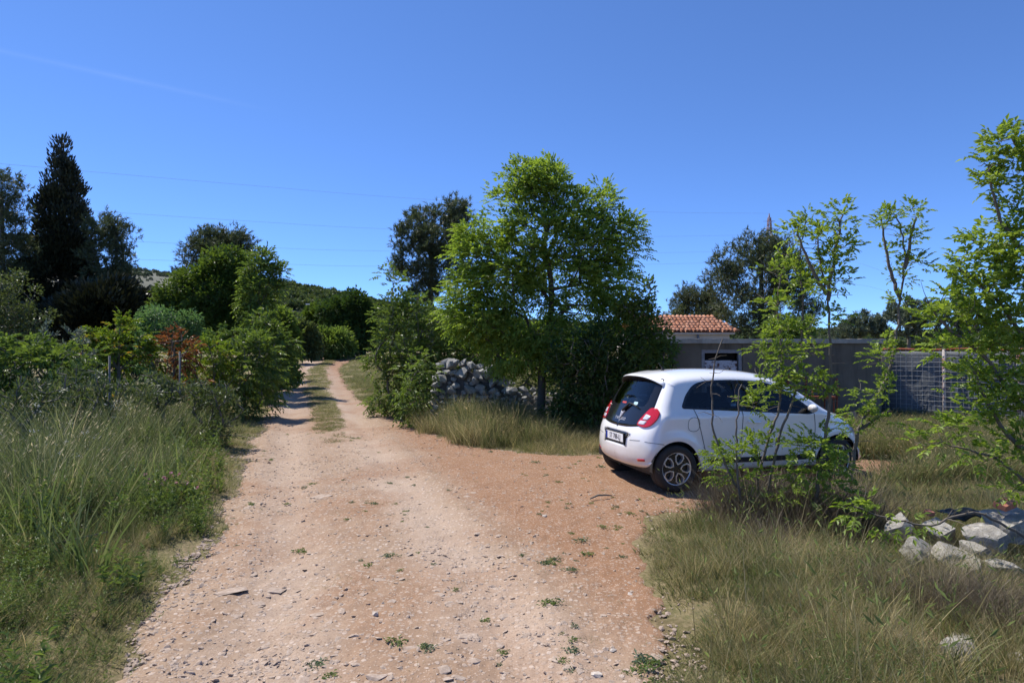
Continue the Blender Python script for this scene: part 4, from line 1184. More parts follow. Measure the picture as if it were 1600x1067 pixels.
def tubes(N, par, r, kmin=4, kbig=8, r_big=0.03):
    Vs, Fs, o = [], [], 0
    idx = np.where(par >= 0)[0]
    for k, sel in ((kbig, idx[r[idx] >= r_big]), (kmin, idx[r[idx] < r_big])):
        if len(sel) == 0: continue
        a, b = N[par[sel]], N[sel]; ra, rb = np.minimum(r[par[sel]], r[sel] * 1.35), r[sel]
        t = b - a; L = np.linalg.norm(t, axis=1, keepdims=True) + 1e-9; t = t / L
        ref = np.where(np.abs(t[:, 2:3]) > 0.9, np.array([[1.0, 0, 0]]), np.array([[0, 0, 1.0]]))
        u = np.cross(t, ref); u /= np.linalg.norm(u, axis=1, keepdims=True); v = np.cross(t, u)
        an = np.arange(k) * 2 * np.pi / k
        ring = u[:, None] * np.cos(an)[None, :, None] + v[:, None] * np.sin(an)[None, :, None]
        A = a[:, None] + ring * ra[:, None, None]; B = b[:, None] + t[:, None] * 0.15 * rb[:, None, None] + ring * rb[:, None, None]
        V = np.concatenate([A, B], 1).reshape(-1, 3); m = len(sel); base = (np.arange(m) * 2 * k)[:, None]
        j = np.arange(k)[None]; j2 = (j + 1) % k
        F = np.stack([base + j, base + j2, base + k + j2, base + k + j], -1).reshape(-1, 4)
        Vs.append(V); Fs.append(F + o); o += len(V)
    return np.vstack(Vs), np.vstack(Fs)
def unit(v): return v / (np.linalg.norm(v, axis=-1, keepdims=True) + 1e-9)
def leaves(P, D, Nn, L, Wd, fold=0.25, curl=0.15):
    """one folded leaf of four corners per row"""
    D = unit(D); S = unit(np.cross(D, Nn)); U = np.cross(S, D)
    L = np.asarray(L)[:, None]; Wd = np.asarray(Wd)[:, None]
    m = P + D * L * 0.48
    a, c = P, P + D * L - U * L * curl
    b = m + S * Wd * 0.5 + U * Wd * fold; d = m - S * Wd * 0.5 + U * Wd * fold
    n = len(P); V = np.stack([a, b, c, d], 1).reshape(-1, 3); k = np.arange(n)[:, None] * 4
    F = np.concatenate([k + np.array([[0, 1, 2]]), k + np.array([[0, 2, 3]])], 1).reshape(-1, 3)
    return V, F
def pinnate(P, D, rs, length, lw, pairs=3, droop=0.35):
    """compound leaves: leaflets in pairs along a drooping stalk and one at its end"""
    n = len(P); D = unit(D); up = np.array([[0, 0, 1.0]])
    S = unit(np.cross(D, up) + rs.normal(size=D.shape) * 0.15); Nn = unit(np.cross(S, D))
    Ps, Ds, Ns, Ls = [], [], [], []
    for q in range(pairs + 1):
        t = 0.30 + 0.70 * q / pairs
        base = P + D * length[:, None] * t - up * (droop * length[:, None] * t * t)
        if q < pairs:
            for sg in (-1, 1):
                Ps.append(base); Ds.append(S * sg + D * 0.55 - up * (0.25 + 0.25 * rs.rand(n, 1))); Ns.append(Nn + rs.normal(size=D.shape) * 0.35); Ls.append(length * (0.42 + 0.1 * rs.rand(n)))
        else:
            Ps.append(base); Ds.append(D - up * 0.45); Ns.append(Nn + rs.normal(size=D.shape) * 0.3); Ls.append(length * 0.5)
    P, D, Nn, L = np.vstack(Ps), np.vstack(Ds), np.vstack(Ns), np.concatenate(Ls)
    return leaves(P, D, Nn, L, L * lw)
def blob_points(lobes, n, rs, shell=0.55):
    """lobes: (x,y,z,rx,ry,rz[,weight]) -> scattered points, thicker towards the surface"""
    w = np.array([(l[6] if len(l) > 6 else 1.0) * (l[3]*l[4]*l[5])**(2/3) for l in lobes]); w /= w.sum()
    k = rs.choice(len(lobes), n, p=w); v = unit(rs.normal(size=(n, 3))); r = rs.rand(n) ** (1/3); r = r * (1 - shell) + shell * r ** 0.35
    c = np.array([l[:3] for l in lobes])[k]; q = np.array([l[3:6] for l in lobes])[k]
    return c + v * q * r[:, None]
def foliage(kind, N, par, tg, rs, per, size, spread, centre):
    """leaf geometry round the twig ends"""
    tips = np.where(tg)[0]; n = len(tips) * per
    i = np.repeat(tips, per); P0 = N[i]; dirt = unit(N[i] - N[par[i]])
    out = unit(P0 - centre); rnd = unit(rs.normal(size=(n, 3)))
    if kind in ('ash', 'fern'):
        P = P0 + rnd * spread * rs.rand(n, 1) ** 0.6 * np.array([[1, 1, 0.7]])
        D = unit(rnd * 0.8 + out * 0.55 + dirt * 0.4 + np.array([[0, 0, 0.15]]))
        V, F = pinnate(P, D, rs, size * (0.75 + 0.5 * rs.rand(n)), 0.46 if kind == 'ash' else 0.34, 3 if kind == 'ash' else 5, 0.35)
        rep = (7 if kind == 'ash' else 11)
        tone = np.tile(np.clip(np.repeat(rs.rand(len(tips)), per) * 0.5 + rs.rand(n) * 0.5, 0, 1), rep)
        return V, F, np.repeat(np.clip(tone + 0.15 * rs.randn(len(tone)), 0, 1), 2)
    if kind == 'leaf':
        P = P0 + rnd * spread * rs.rand(n, 1) ** 0.5
        D = unit(rnd * 0.9 + out * 0.5 + np.array([[0, 0, -0.1]])); Nn = np.array([[0, 0, 1.0]]) + rs.normal(size=(n, 3)) * 0.55
        L = size * (0.7 + 0.6 * rs.rand(n)); V, F = leaves(P, D, Nn, L, L * 0.62)
    elif kind == 'olive':
        t = rs.rand(n, 1); P = P0 - dirt * spread * 1.4 * t + rnd * 0.03
        D = unit(dirt * 0.8 + rnd * 0.8 + np.array([[0, 0, 0.3]])); Nn = rs.normal(size=(n, 3))
        L = size * (0.7 + 0.6 * rs.rand(n)); V, F = leaves(P, D, Nn, L, L * 0.27, 0.1, 0.0)
    elif kind == 'pine':
        # brushes of needles
        nb = 11; sub = max(1, per // nb); m = len(tips) * sub
        i = np.repeat(tips, sub); a = unit(rs.normal(size=(m, 3)) * 0.75 + unit(N[i] - centre) * 0.6 + np.array([[0, 0, 0.55]]))
        B = N[i] + unit(rs.normal(size=(m, 3))) * spread * rs.rand(m, 1) ** 0.5
        P = np.repeat(B, nb, 0) + np.repeat(a, nb, 0) * (rs.rand(m * nb, 1) * size * 0.9)
        D = unit(np.repeat(a, nb, 0) * 0.9 + rs.normal(size=(m * nb, 3)) * 0.55); L = size * (0.7 + 0.5 * rs.rand(m * nb))
        S = unit(np.cross(D, rs.normal(size=D.shape))) * (L * 0.075)[:, None]
        V = np.stack([P - S, P + S, P + D * L[:, None]], 1).reshape(-1, 3); F = np.arange(len(V)).reshape(-1, 3)
        return V, F, np.clip(np.repeat(rs.rand(m), nb) * 0.6 + rs.rand(m * nb) * 0.4, 0, 1)
    elif kind == 'spray':
        # flattened upward sprays of a cypress or juniper
        P = P0 + rnd * spread * rs.rand(n, 1) ** 0.5
        D = unit(out * np.array([[0.8, 0.8, 0.3]]) + np.array([[0, 0, 0.65]]) + rnd * 0.55); Nn = rs.normal(size=(n, 3))
        L = size * (0.6 + 0.8 * rs.rand(n)); V, F = leaves(P, D, Nn, L, L * 0.36, 0.12, -0.1)
    tone = np.clip(np.repeat(rs.rand(len(tips)), per) * 0.55 + rs.rand(n) * 0.45, 0, 1)
    return V, F, np.repeat(tone, 2)

BARK_GREY = bark_mat('grey_bark', (0.10, 0.09, 0.078), (0.20, 0.18, 0.155))
BARK_DARK = bark_mat('dark_bark', (0.05, 0.042, 0.036), (0.11, 0.09, 0.075))
BARK_PALE = bark_mat('pale_twig_bark', (0.095, 0.075, 0.060), (0.20, 0.165, 0.135))
L_ASH = leaf_mat('ash_leaf', (0.115, 0.185, 0.030), (0.270, 0.370, 0.075), 0.54)
L_FRESH = leaf_mat('fresh_green_leaf', (0.140, 0.215, 0.030), (0.275, 0.365, 0.070), 0.5)
L_OAK = leaf_mat('oak_leaf', (0.048, 0.085, 0.018), (0.120, 0.180, 0.038), 0.38)
L_HEDGE = leaf_mat('hedge_leaf', (0.075, 0.125, 0.028), (0.175, 0.245, 0.065), 0.42)
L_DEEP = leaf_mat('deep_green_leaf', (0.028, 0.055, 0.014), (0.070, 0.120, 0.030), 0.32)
L_PINE = leaf_mat('pine_needle', (0.045, 0.060, 0.030), (0.120, 0.145, 0.070), 0.28, tint=(1.1, 1.15, 0.7))
L_CYP = leaf_mat('cypress_spray', (0.014, 0.020, 0.010), (0.040, 0.046, 0.024), 0.10, tint=(1.1, 1.0, 0.6))
L_SILVER = leaf_mat('silver_green_leaf', (0.10, 0.125, 0.085), (0.22, 0.25, 0.185), 0.25, tint=(1.0, 1.05, 0.8))
L_OLIVE = leaf_mat('olive_leaf', (0.070, 0.090, 0.055), (0.165, 0.195, 0.125), 0.25, tint=(1.0, 1.05, 0.8))
L_MINT = leaf_mat('mint_green_leaf', (0.075, 0.140, 0.055), (0.170, 0.270, 0.115), 0.38, tint=(1.1, 1.2, 0.7))
L_LIME = leaf_mat('yellow_green_leaf', (0.095, 0.165, 0.020), (0.215, 0.275, 0.040), 0.45, third=(0.40, 0.20, 0.06))
L_RUST = leaf_mat('rust_red_leaf', (0.13, 0.055, 0.026), (0.24, 0.110, 0.046), 0.45, tint=(1.3, 1.0, 0.6), third=(0.20, 0.17, 0.04))
L_SCRUB = leaf_mat('scrub_leaf', (0.050, 0.075, 0.030), (0.125, 0.160, 0.065), 0.3)

def plant(name, label, cat, base, d, trunk_px, lobes_px, n_t, kind, per, size, spread, lmat, bmat, group=None, alpha=0.35, tip=0.006,
          seed=1, shell=0.55, seg=0.3, depth=1.0, expo=2.3, trunk_r=None, up_pen=0.8):
    """base: (px) of the foot; trunk_px: list of (px,py[,dy]) up the trunk; lobes_px: (px,py,rx,ry[,dy,rd]) all at distance d"""
    rs = np.random.RandomState(seed)
    bx = (base - 800) / 1000 * d; bz = float(gz(bx, d)) - 0.04
    o = thing(name, label, cat, (bx, d, bz), 0, group)
    def loc(px, py, dy=0.0):
        p = at(px, py, d); return np.array([p.x - bx, dy, p.z - bz])
    trunk = [np.zeros(3)] + [loc(*t) for t in trunk_px]
    tk = np.array(trunk); tk = resample(catmull(tk, 5, False), 0.25, False) if len(tk) > 2 else (resample(tk, 0.25, False) if len(tk) == 2 else tk)
    lobes = []
    for l in lobes_px:
        px, py, rx, ry = l[:4]; dy = l[4] if len(l) > 4 else 0.0
        c = loc(px, py, dy); a, b = rx / 1000 * d, ry / 1000 * d
        rd = l[5] if len(l) > 5 else a * depth
        lobes.append((c[0], c[1], c[2], a, rd, b))
    T = blob_points(lobes, n_t, rs, shell); 
    if cat == 'bush' and d < 40:             # bushes are leafy down to the ground
        low = rs.rand(n_t) < 0.42
        T[low, 2] *= 0.08 + 0.9 * rs.rand(low.sum()); T[low, 0] += 0.12 * rs.randn(low.sum())
    T[:, 2] = np.maximum(T[:, 2], 0.08)
    N, par, tg = grow(list(tk), T, alpha, seg, 0.08, rs, up_pen)
    r = radii(N, par, tg, tip, expo)
    if trunk_r: r[:len(tk)] = np.maximum(r[:len(tk)], np.linspace(trunk_r, trunk_r * 0.45, len(tk)))
    V, F = tubes(N, par, r)
    obj('trunk' if len(trunk) > 1 else 'stems', mesh_np('trunk', V, F, bmat, True), o)
    centre = np.average([l[:3] for l in lobes], axis=0, weights=[l[3]*l[5] for l in lobes])[None] * np.array([[1, 1, 0.9]])
    V, F, tone = foliage(kind, N, par, tg, rs, per, size, spread, centre)
    obj('crown' if cat == 'tree' else 'foliage', mesh_np('crown', V, F, lmat, False, tone), o)
    return o

# -- left background: conifers
plant('cypress_tree', 'tall nearly black conifer with a ragged pointed top, tallest tree at left', 'tree', 97, 32, [(97, 480), (97, 400), (97, 300), (95, 235)],
      [(95, 238, 7, 20), (96, 262, 15, 24), (97, 298, 25, 32), (95, 340, 34, 40), (97, 392, 42, 46), (98, 445, 62, 52), (105, 490, 78, 40)], 1000, 'spray', 56, 0.20, 0.40, L_CYP, BARK_DARK, seed=11, alpha=0.1, tip=0.008, shell=0.6, trunk_r=0.22, up_pen=0.3)
plant('pine_tree', 'dark pine at the left edge of the picture beside the black conifer', 'tree', 5, 30, [(5, 470), (2, 380), (0, 300)],
      [(-5, 300, 32, 36), (24, 330, 18, 30), (-12, 370, 52, 44), (25, 400, 30, 32), (0, 440, 50, 36)], 216, 'pine', 154, 0.20, 0.40, L_PINE, BARK_DARK, 'pines beside the black conifer', seed=12, trunk_r=0.16)
plant('pine_tree', 'sparser dark pine just right of the black conifer', 'tree', 182, 31, [(182, 470), (181, 400), (176, 350)],
      [(165, 358, 28, 20), (185, 375, 22, 22), (165, 405, 34, 28), (192, 420, 14, 20), (160, 445, 34, 26)], 144, 'pine', 154, 0.20, 0.38, L_PINE, BARK_DARK, 'pines beside the black conifer', seed=13, trunk_r=0.13)
plant('evergreen_bush', 'broad almost black evergreen bush below the sparser pine', 'bush', 175, 29, [], [(185, 472, 48, 30), (150, 480, 46, 34), (218, 492, 20, 20), (40, 500, 30, 18), (110, 495, 60, 24)], 420, 'spray', 44, 0.26, 0.4, L_CYP, BARK_DARK, seed=14, shell=0.4)
plant('tree_thicket', 'shaded green thicket under the pines at the left edge', 'bush', 18, 26, [], [(15, 455, 40, 30), (5, 490, 40, 26), (45, 500, 40, 18)], 150, 'leaf', 34, 0.11, 0.3, L_SCRUB, BARK_GREY, seed=15)
# -- oak group
plant('pine_tree', 'dark pine standing behind the green oak on the left', 'tree', 345, 34, [(345, 470), (345, 400), (348, 370)],
      [(325, 378, 22, 16), (352, 370, 30, 14), (380, 385, 18, 14), (310, 398, 24, 20), (350, 395, 44, 22), (298, 420, 16, 14), (285, 435, 12, 12)], 165, 'pine', 154, 0.22, 0.40, L_PINE, BARK_DARK, seed=16, trunk_r=0.16)
plant('oak_tree', 'rounded green oak with dense leaves left of the track', 'tree', 345, 26, [(345, 500), (345, 460), (345, 420)],
      [(350, 410, 30, 20), (325, 432, 32, 24), (375, 430, 28, 26), (290, 455, 38, 24), (345, 468, 52, 32), (270, 475, 26, 20), (395, 475, 24, 32), (320, 500, 60, 26), (385, 505, 38, 24)], 520, 'leaf', 62, 0.13, 0.34, L_OAK, BARK_DARK, seed=17, trunk_r=0.14, shell=0.65)
plant('ash_sapling', 'slender light leafed young tree against the right side of the oak', 'tree', 405, 24, [(404, 500), (405, 450), (408, 400)],
      [(408, 402, 14, 16), (425, 418, 16, 14), (396, 425, 14, 20), (432, 440, 10, 12), (412, 450, 22, 22), (390, 470, 16, 22), (405, 488, 18, 20)], 130, 'ash', 7, 0.26, 0.22, L_HEDGE, BARK_GREY, seed=18)
plant('round_bush', 'rounded pale mint green bush in front of the oak', 'bush', 262, 21, [], [(262, 500, 44, 18), (238, 508, 22, 16), (290, 510, 22, 18), (262, 522, 46, 20)], 210, 'leaf', 44, 0.09, 0.20, L_MINT, BARK_GREY, seed=19, shell=0.75)
# -- left scrub belt
plant('silver_shrub', 'upright silvery grey shrub in the scrub before the black conifer', 'bush', 100, 13.5, [], [(78, 525, 10, 22), (95, 515, 9, 26), (110, 512, 9, 26), (125, 518, 10, 24), (100, 545, 44, 26), (90, 575, 52, 28)], 110, 'olive', 40, 0.075, 0.16, L_SILVER, BARK_GREY, seed=20)
plant('yellow_green_shrub', 'yellow green shrub with a pointed tip in the left scrub', 'bush', 186, 14.5, [(186, 545), (187, 505)], [(187, 500, 9, 12), (187, 520, 18, 16), (165, 530, 20, 16), (145, 530, 16, 12), (195, 545, 24, 18), (155, 552, 26, 16), (222, 532, 14, 18), (225, 555, 18, 16)], 120, 'fern', 5, 0.21, 0.13, L_LIME, BARK_GREY, seed=21)
plant('rust_red_shrub', 'rusty red leaved shrub beside the thin grey post', 'bush', 272, 14.5, [(272, 550)], [(275, 522, 20, 14), (262, 535, 16, 14), (285, 545, 18, 18), (270, 562, 18, 16), (300, 540, 16, 10)], 60, 'fern', 4, 0.16, 0.15, L_RUST, BARK_GREY, seed=22)
plant('fern_leaf_bush', 'light green feathery bush at the far left edge of the scrub', 'bush', 30, 12.5, [], [(20, 540, 40, 16), (60, 560, 36, 20), (0, 575, 40, 24), (110, 565, 40, 18)], 130, 'fern', 5, 0.22, 0.15, L_HEDGE, BARK_GREY, seed=23)
plant('orange_tinged_bush', 'low olive and orange bush between the red shrub and the roadside hedge', 'bush', 325, 15.5, [], [(318, 540, 24, 14), (335, 555, 26, 16), (305, 562, 16, 14)], 70, 'fern', 5, 0.19, 0.13, L_LIME, BARK_GREY, seed=24)
for i, (px, d, lob, lab) in enumerate((
        (40, 9.5, [(30, 610, 60, 26), (75, 600, 40, 30)], 'low dark wiry bush at the left edge of the scrub'),
        (150, 10.5, [(135, 590, 40, 22), (165, 610, 34, 26)], 'low dark wiry bush in the grass near the left grey post'),
        (245, 11.0, [(235, 600, 30, 22), (262, 612, 34, 20)], 'low dark wiry bush between the two grey posts'),
        (330, 11.5, [(325, 610, 34, 20), (355, 618, 24, 16)], 'low dark wiry bush right of the second grey post'))):
    plant('wiry_bush', lab, 'bush', px, d, [], lob, 80, 'olive', 30, 0.075, 0.26, L_SCRUB, BARK_GREY, 'wiry bushes in the left scrub', seed=90 + i)
# -- hedge along the left of the track
for i, (px, d, lob, lab, mt, kd) in enumerate((
        (372, 16.5, [(362, 535, 30, 24), (395, 545, 28, 28), (345, 565, 30, 24), (385, 580, 40, 30), (410, 565, 22, 30)], 'nearest leafy green bush of the hedge left of the track', L_HEDGE, 'fern'),
        (418, 21, [(415, 505, 24, 20), (430, 530, 24, 28), (405, 535, 26, 26), (425, 560, 24, 26), (445, 545, 14, 24)], 'second bush of the left hedge, close to the wheel track', L_HEDGE, 'fern'),
        (442, 28, [(440, 505, 18, 20), (450, 530, 12, 24), (430, 520, 16, 22), (452, 552, 12, 16)], 'third bush of the left hedge, farther up the track', L_HEDGE, 'leaf'),
        (465, 50, [(462, 520, 18, 16), (478, 528, 14, 16), (460, 540, 18, 14), (485, 545, 12, 10)], 'dark bush at the bend of the track on the left', L_SCRUB, 'leaf'))):
    if kd == 'fern': plant('hedge_bush', lab, 'bush', px, d, [], lob, 150, 'fern', 5, 0.23, 0.16 * d / 16, mt, BARK_GREY, 'hedge left of the track', seed=30 + i)
    else: plant('hedge_bush', lab, 'bush', px, d, [], lob, 190, 'leaf', 44, 0.006 * d, 0.011 * d, mt, BARK_GREY, 'hedge left of the track', seed=30 + i)
# -- beyond the bend
for i, (px, d, lob, mt, lab, nm) in enumerate((
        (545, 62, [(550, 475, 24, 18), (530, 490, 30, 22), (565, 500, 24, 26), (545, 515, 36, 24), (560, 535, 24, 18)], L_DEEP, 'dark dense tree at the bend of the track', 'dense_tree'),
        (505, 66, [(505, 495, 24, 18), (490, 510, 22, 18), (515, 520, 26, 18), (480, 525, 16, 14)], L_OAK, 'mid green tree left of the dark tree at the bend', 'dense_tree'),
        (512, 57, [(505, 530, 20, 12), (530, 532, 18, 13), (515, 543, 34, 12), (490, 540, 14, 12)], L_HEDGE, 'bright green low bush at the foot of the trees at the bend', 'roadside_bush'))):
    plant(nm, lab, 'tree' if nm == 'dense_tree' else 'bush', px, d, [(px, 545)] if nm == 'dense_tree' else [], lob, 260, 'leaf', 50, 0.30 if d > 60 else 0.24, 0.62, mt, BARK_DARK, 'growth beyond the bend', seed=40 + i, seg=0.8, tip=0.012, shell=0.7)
# -- right of the track
plant('pine_tree', 'dark rounded pine standing behind the leafy ash tree', 'tree', 672, 27, [(672, 480), (674, 400), (676, 345)],
      [(700, 328, 32, 14), (660, 345, 30, 18), (712, 348, 26, 20), (640, 375, 26, 20), (685, 378, 46, 26), (650, 410, 34, 24), (690, 425, 44, 28), (668, 455, 30, 22), (745, 345, 8, 10)], 288, 'pine', 165, 0.18, 0.31, L_PINE, BARK_DARK, seed=50, trunk_r=0.17)
ash = plant('ash_tree', 'leafy bright green ash tree in the middle beside the stone wall', 'tree', 845, 14, [(846, 620), (848, 570), (858, 510), (862, 450), (850, 380)],
      [(838, 276, 40, 22), (870, 300, 30, 22), (806, 312, 34, 26), (936, 312, 26, 22), (890, 345, 46, 24), (966, 348, 28, 18), (768, 362, 42, 26), (985, 385, 16, 14), (840, 375, 56, 36), (745, 405, 40, 36),
       (925, 390, 52, 30), (965, 400, 28, 24), (730, 455, 36, 34), (790, 440, 56, 40), (870, 430, 60, 34), (945, 440, 46, 32), (760, 500, 52, 36), (830, 500, 60, 40), (915, 490, 60, 40), (725, 500, 28, 26),
       (800, 545, 54, 30), (880, 545, 56, 34), (960, 520, 34, 34)], 760, 'ash', 15, 0.165, 0.27, L_ASH, BARK_DARK, seed=51, alpha=0.25, tip=0.005, trunk_r=0.10, shell=0.85)
plant('ash_bush', 'tall leafy bush with thin upright shoots left of the stone wall', 'bush', 632, 17, [], [(597, 432, 8, 14), (622, 445, 8, 14), (625, 480, 26, 26), (605, 510, 24, 28), (650, 490, 34, 30), (632, 540, 44, 34), (600, 560, 24, 26), (650, 570, 34, 34), (690, 520, 34, 30), (640, 605, 26, 22), (672, 585, 22, 34, -2.2, 0.35), (660, 612, 22, 20, -2.0, 0.35)],
      420, 'ash', 6, 0.19, 0.22, L_HEDGE, BARK_GREY, seed=52, tip=0.005)
plant('shaded_bush', 'bush filling the shade behind the stone wall', 'bush', 745, 16.6, [], [(700, 500, 36, 36), (745, 525, 46, 34), (790, 560, 46, 32), (720, 560, 40, 26), (840, 580, 40, 26)], 330, 'ash', 6, 0.18, 0.24, L_HEDGE, BARK_GREY, seed=53)
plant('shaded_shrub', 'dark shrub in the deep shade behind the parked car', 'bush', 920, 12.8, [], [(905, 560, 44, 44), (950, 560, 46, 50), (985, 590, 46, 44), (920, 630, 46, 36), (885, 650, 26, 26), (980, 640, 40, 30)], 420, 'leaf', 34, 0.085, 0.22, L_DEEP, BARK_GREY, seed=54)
plant('ivy_clad_sapling', 'slim leafy sapling left of the tiled roof', 'tree', 1010, 12.6, [(1012, 600), (1012, 520), (1012, 470)], [(1012, 462, 10, 22), (1006, 500, 20, 24), (985, 480, 18, 26), (1026, 520, 18, 20), (1000, 545, 30, 26), (1040, 545, 16, 20), (1020, 580, 32, 30)], 210, 'leaf', 26, 0.075, 0.16, L_OAK, BARK_GREY, seed=55)
# -- behind the shed
plant('pine_tree', 'large dark pine behind the shed, right of the tiled roof', 'tree', 1190, 30, [(1190, 500), (1190, 440), (1190, 390)],
      [(1185, 385, 30, 22), (1150, 408, 34, 24), (1215, 400, 34, 26), (1135, 440, 28, 26), (1185, 435, 50, 30), (1240, 430, 34, 34), (1165, 480, 50, 30), (1225, 480, 50, 34), (1200, 510, 60, 20)], 345, 'pine', 165, 0.20, 0.40, L_PINE, BARK_DARK, seed=60, trunk_r=0.18)
plant('pine_tree', 'small dark pine behind the ridge of the tiled roof', 'tree', 1088, 34, [(1088, 500), (1088, 470)], [(1088, 462, 26, 16), (1070, 478, 20, 16), (1110, 480, 26, 18), (1085, 492, 40, 16)], 136, 'pine', 154, 0.2, 0.38, L_PINE, BARK_DARK, seed=61, trunk_r=0.12)
plant('fig_bush', 'bright green bush rising over the shed roof beside the pine', 'bush', 1225, 18, [], [(1215, 515, 34, 14), (1250, 512, 26, 14), (1235, 530, 40, 14)], 90, 'leaf', 30, 0.12, 0.22, L_HEDGE, BARK_GREY, seed=62)
for i, (px, lob, lab) in enumerate(((1345, [(1345, 505, 34, 18), (1320, 518, 24, 14), (1370, 515, 24, 16)], 'grey green olive tree just right of the pine, over the shed roof'),
                             (1420, [(1415, 478, 26, 18), (1440, 490, 34, 24), (1400, 505, 34, 22), (1450, 515, 30, 18)], 'tallest grey green olive tree above the mesh fence'),
                             (1500, [(1500, 480, 30, 24), (1530, 500, 36, 26), (1490, 515, 30, 18), (1560, 510, 30, 20)], 'grey green olive tree behind the right-hand foreground leaves'))):
    plant('olive_tree', lab, 'tree', px, 22, [(px, 530)], lob, 170, 'olive', 70, 0.11, 0.26, L_OLIVE, BARK_GREY, 'olive trees behind the fence', seed=63 + i, trunk_r=0.1)

# -- foreground saplings on the right
def sapling(name, label, d, paths, tufts, seed, lmat=L_FRESH, size=0.095, per=4, spread=0.10, r0=0.014, twigs=26, cat='sapling', bare=0.25, group=None, kind='ash'):
    """paths: pixel polylines of stems (px,py,dy); tufts: (px,py,rx,ry,n[,dy]) leaf clusters"""
    rs = np.random.RandomState(seed)
    b = at(paths[0][0][0], paths[0][0][1], d); bz = float(gz(b.x, d)) - 0.03
    o = thing(name, label, cat, (b.x, d, bz), 0, group)
    Ns, Ps, Ts, Rr = [], [], [], []; n = 0
    for pth in paths:
        P = np.array([(at(q[0], q[1], d + (q[2] if len(q) > 2 else 0)) - Vector((b.x, d, bz)))[:] for q in pth])
        if pth is paths[0] or P[0][2] < 0.35: P[0][2] = min(P[0][2], 0.0)
        P = resample(catmull(P, 6, False), 0.07, False); P += rs.normal(size=P.shape) * 0.006
        for i, p in enumerate(P):
            Ns.append(p); Ps.append(-1 if i == 0 else n - 1); Ts.append(False); Rr.append((r0 if len(pth[0]) < 4 else pth[0][3]) * (1 - 0.75 * i / len(P)) + 0.002); n += 1
    stem_n = n
    base = np.array(Ns)
    tw = []
    for t in tufts:
        px, py, rx, ry, k = t[:5]; dy = t[5] if len(t) > 5 else 0.0
        c = np.array((at(px, py, d + dy) - Vector((b.x, d, bz)))[:]); v = unit(rs.normal(size=(k, 3))) * rs.rand(k, 1) ** 0.4
        tw += [(p, True) for p in c + v * np.array([[rx / 1000 * d, max(rx, 18) / 1000 * d * 0.8, ry / 1000 * d]])]
    for _ in range(twigs):                       # short bare side twigs
        i = rs.randint(len(base)); v = unit(rs.normal(size=3) + np.array([0, 0, 0.5])); tw.append((base[i] + v * (0.08 + 0.22 * rs.rand()), False))
    for p, leafy in tw:
        A = np.array(Ns); dv = p - A; dd = np.linalg.norm(dv, axis=1); cost = dd + 0.5 * np.maximum(0, -dv[:, 2]); j = int(np.argmin(cost)); L = dd[j]; k = max(2, int(L / 0.09)); prev = j; a = A[j]; off = rs.normal(size=3) * 0.10 * L
        for q in range(1, k + 1):
            t = q / k; Ns.append(a + (p - a) * t + off * 4 * t * (1 - t)); Ps.append(prev); Ts.append(leafy and q == k); Rr.append(max(0.0016, 0.0042 * (1 - 0.6 * t))); prev = n; n += 1
    N = np.array(Ns); par = np.array(Ps); tg = np.array(Ts); r = np.array(Rr)
    V, F = tubes(N, par, r, 4, 7, 0.008); obj('stems', mesh_np('stems', V, F, BARK_PALE, True), o)
    V, F, tone = foliage(kind, N, par, tg, rs, per, size, spread, N.mean(0)[None] * np.array([[1, 1, 0.3]]))
    obj('foliage', mesh_np('foliage', V, F, lmat, False, tone), o)
    return o
sapling('elm_sapling', 'thin forked sapling in front of the car door, leafy up to a pointed top', 6.4,
        [[(1195, 850), (1200, 770), (1215, 690), (1240, 620), (1252, 560), (1255, 480), (1250, 400), (1262, 345)],
         [(1195, 850, 0.0), (1182, 760, 0.1), (1195, 700, 0.1), (1215, 640, 0.1), (1222, 560, 0.1), (1215, 470, 0.1), (1235, 380, 0.1)],
         [(1195, 850, 0.0), (1150, 760, -0.05), (1120, 690, -0.05), (1112, 620, -0.05), (1118, 560, -0.05), (1130, 530, -0.05)],
         [(1195, 850, 0.0), (1160, 790, -0.1), (1150, 720, -0.1), (1152, 640, -0.1), (1158, 600, -0.1)]],
        [(1262, 350, 22, 14, 9), (1240, 362, 16, 18, 8), (1225, 420, 30, 20, 12), (1250, 440, 26, 22, 10), (1210, 480, 26, 20, 10), (1235, 515, 30, 18, 10), (1200, 545, 24, 20, 10), (1225, 565, 30, 20, 12), (1200, 600, 30, 18, 12),
         (1185, 630, 24, 16, 9), (1230, 610, 22, 16, 8), (1160, 705, 34, 16, 14), (1120, 712, 24, 10, 7), (1190, 685, 24, 16, 9), (1150, 745, 34, 14, 11), (1180, 775, 30, 18, 8)], 70, twigs=120)
sapling('elm_sapling', 'tall dark stemmed sapling crossing the bonnet of the car', 6.1,
        [[(1268, 815), (1275, 760), (1287, 690), (1297, 620), (1296, 540), (1294, 470), (1285, 420), (1278, 370)], [(1294, 470), (1300, 420), (1310, 370), (1318, 335)], [(1293, 460), (1270, 420), (1255, 385), (1245, 365)]],
        [(1318, 340, 16, 14, 9), (1322, 375, 14, 16, 8), (1305, 395, 16, 18, 8), (1275, 365, 14, 14, 7), (1290, 420, 22, 20, 10), (1310, 440, 14, 16, 6), (1275, 455, 16, 14, 6), (1300, 500, 18, 14, 6), (1270, 540, 20, 16, 6), (1265, 590, 24, 16, 8),
         (1285, 610, 20, 14, 6), (1270, 695, 40, 22, 18), (1290, 725, 36, 22, 18), (1250, 735, 30, 20, 12), (1300, 760, 34, 20, 14), (1240, 775, 30, 18, 9), (1275, 800, 36, 20, 12), (1320, 790, 22, 16, 8)], 71, twigs=90, r0=0.018)
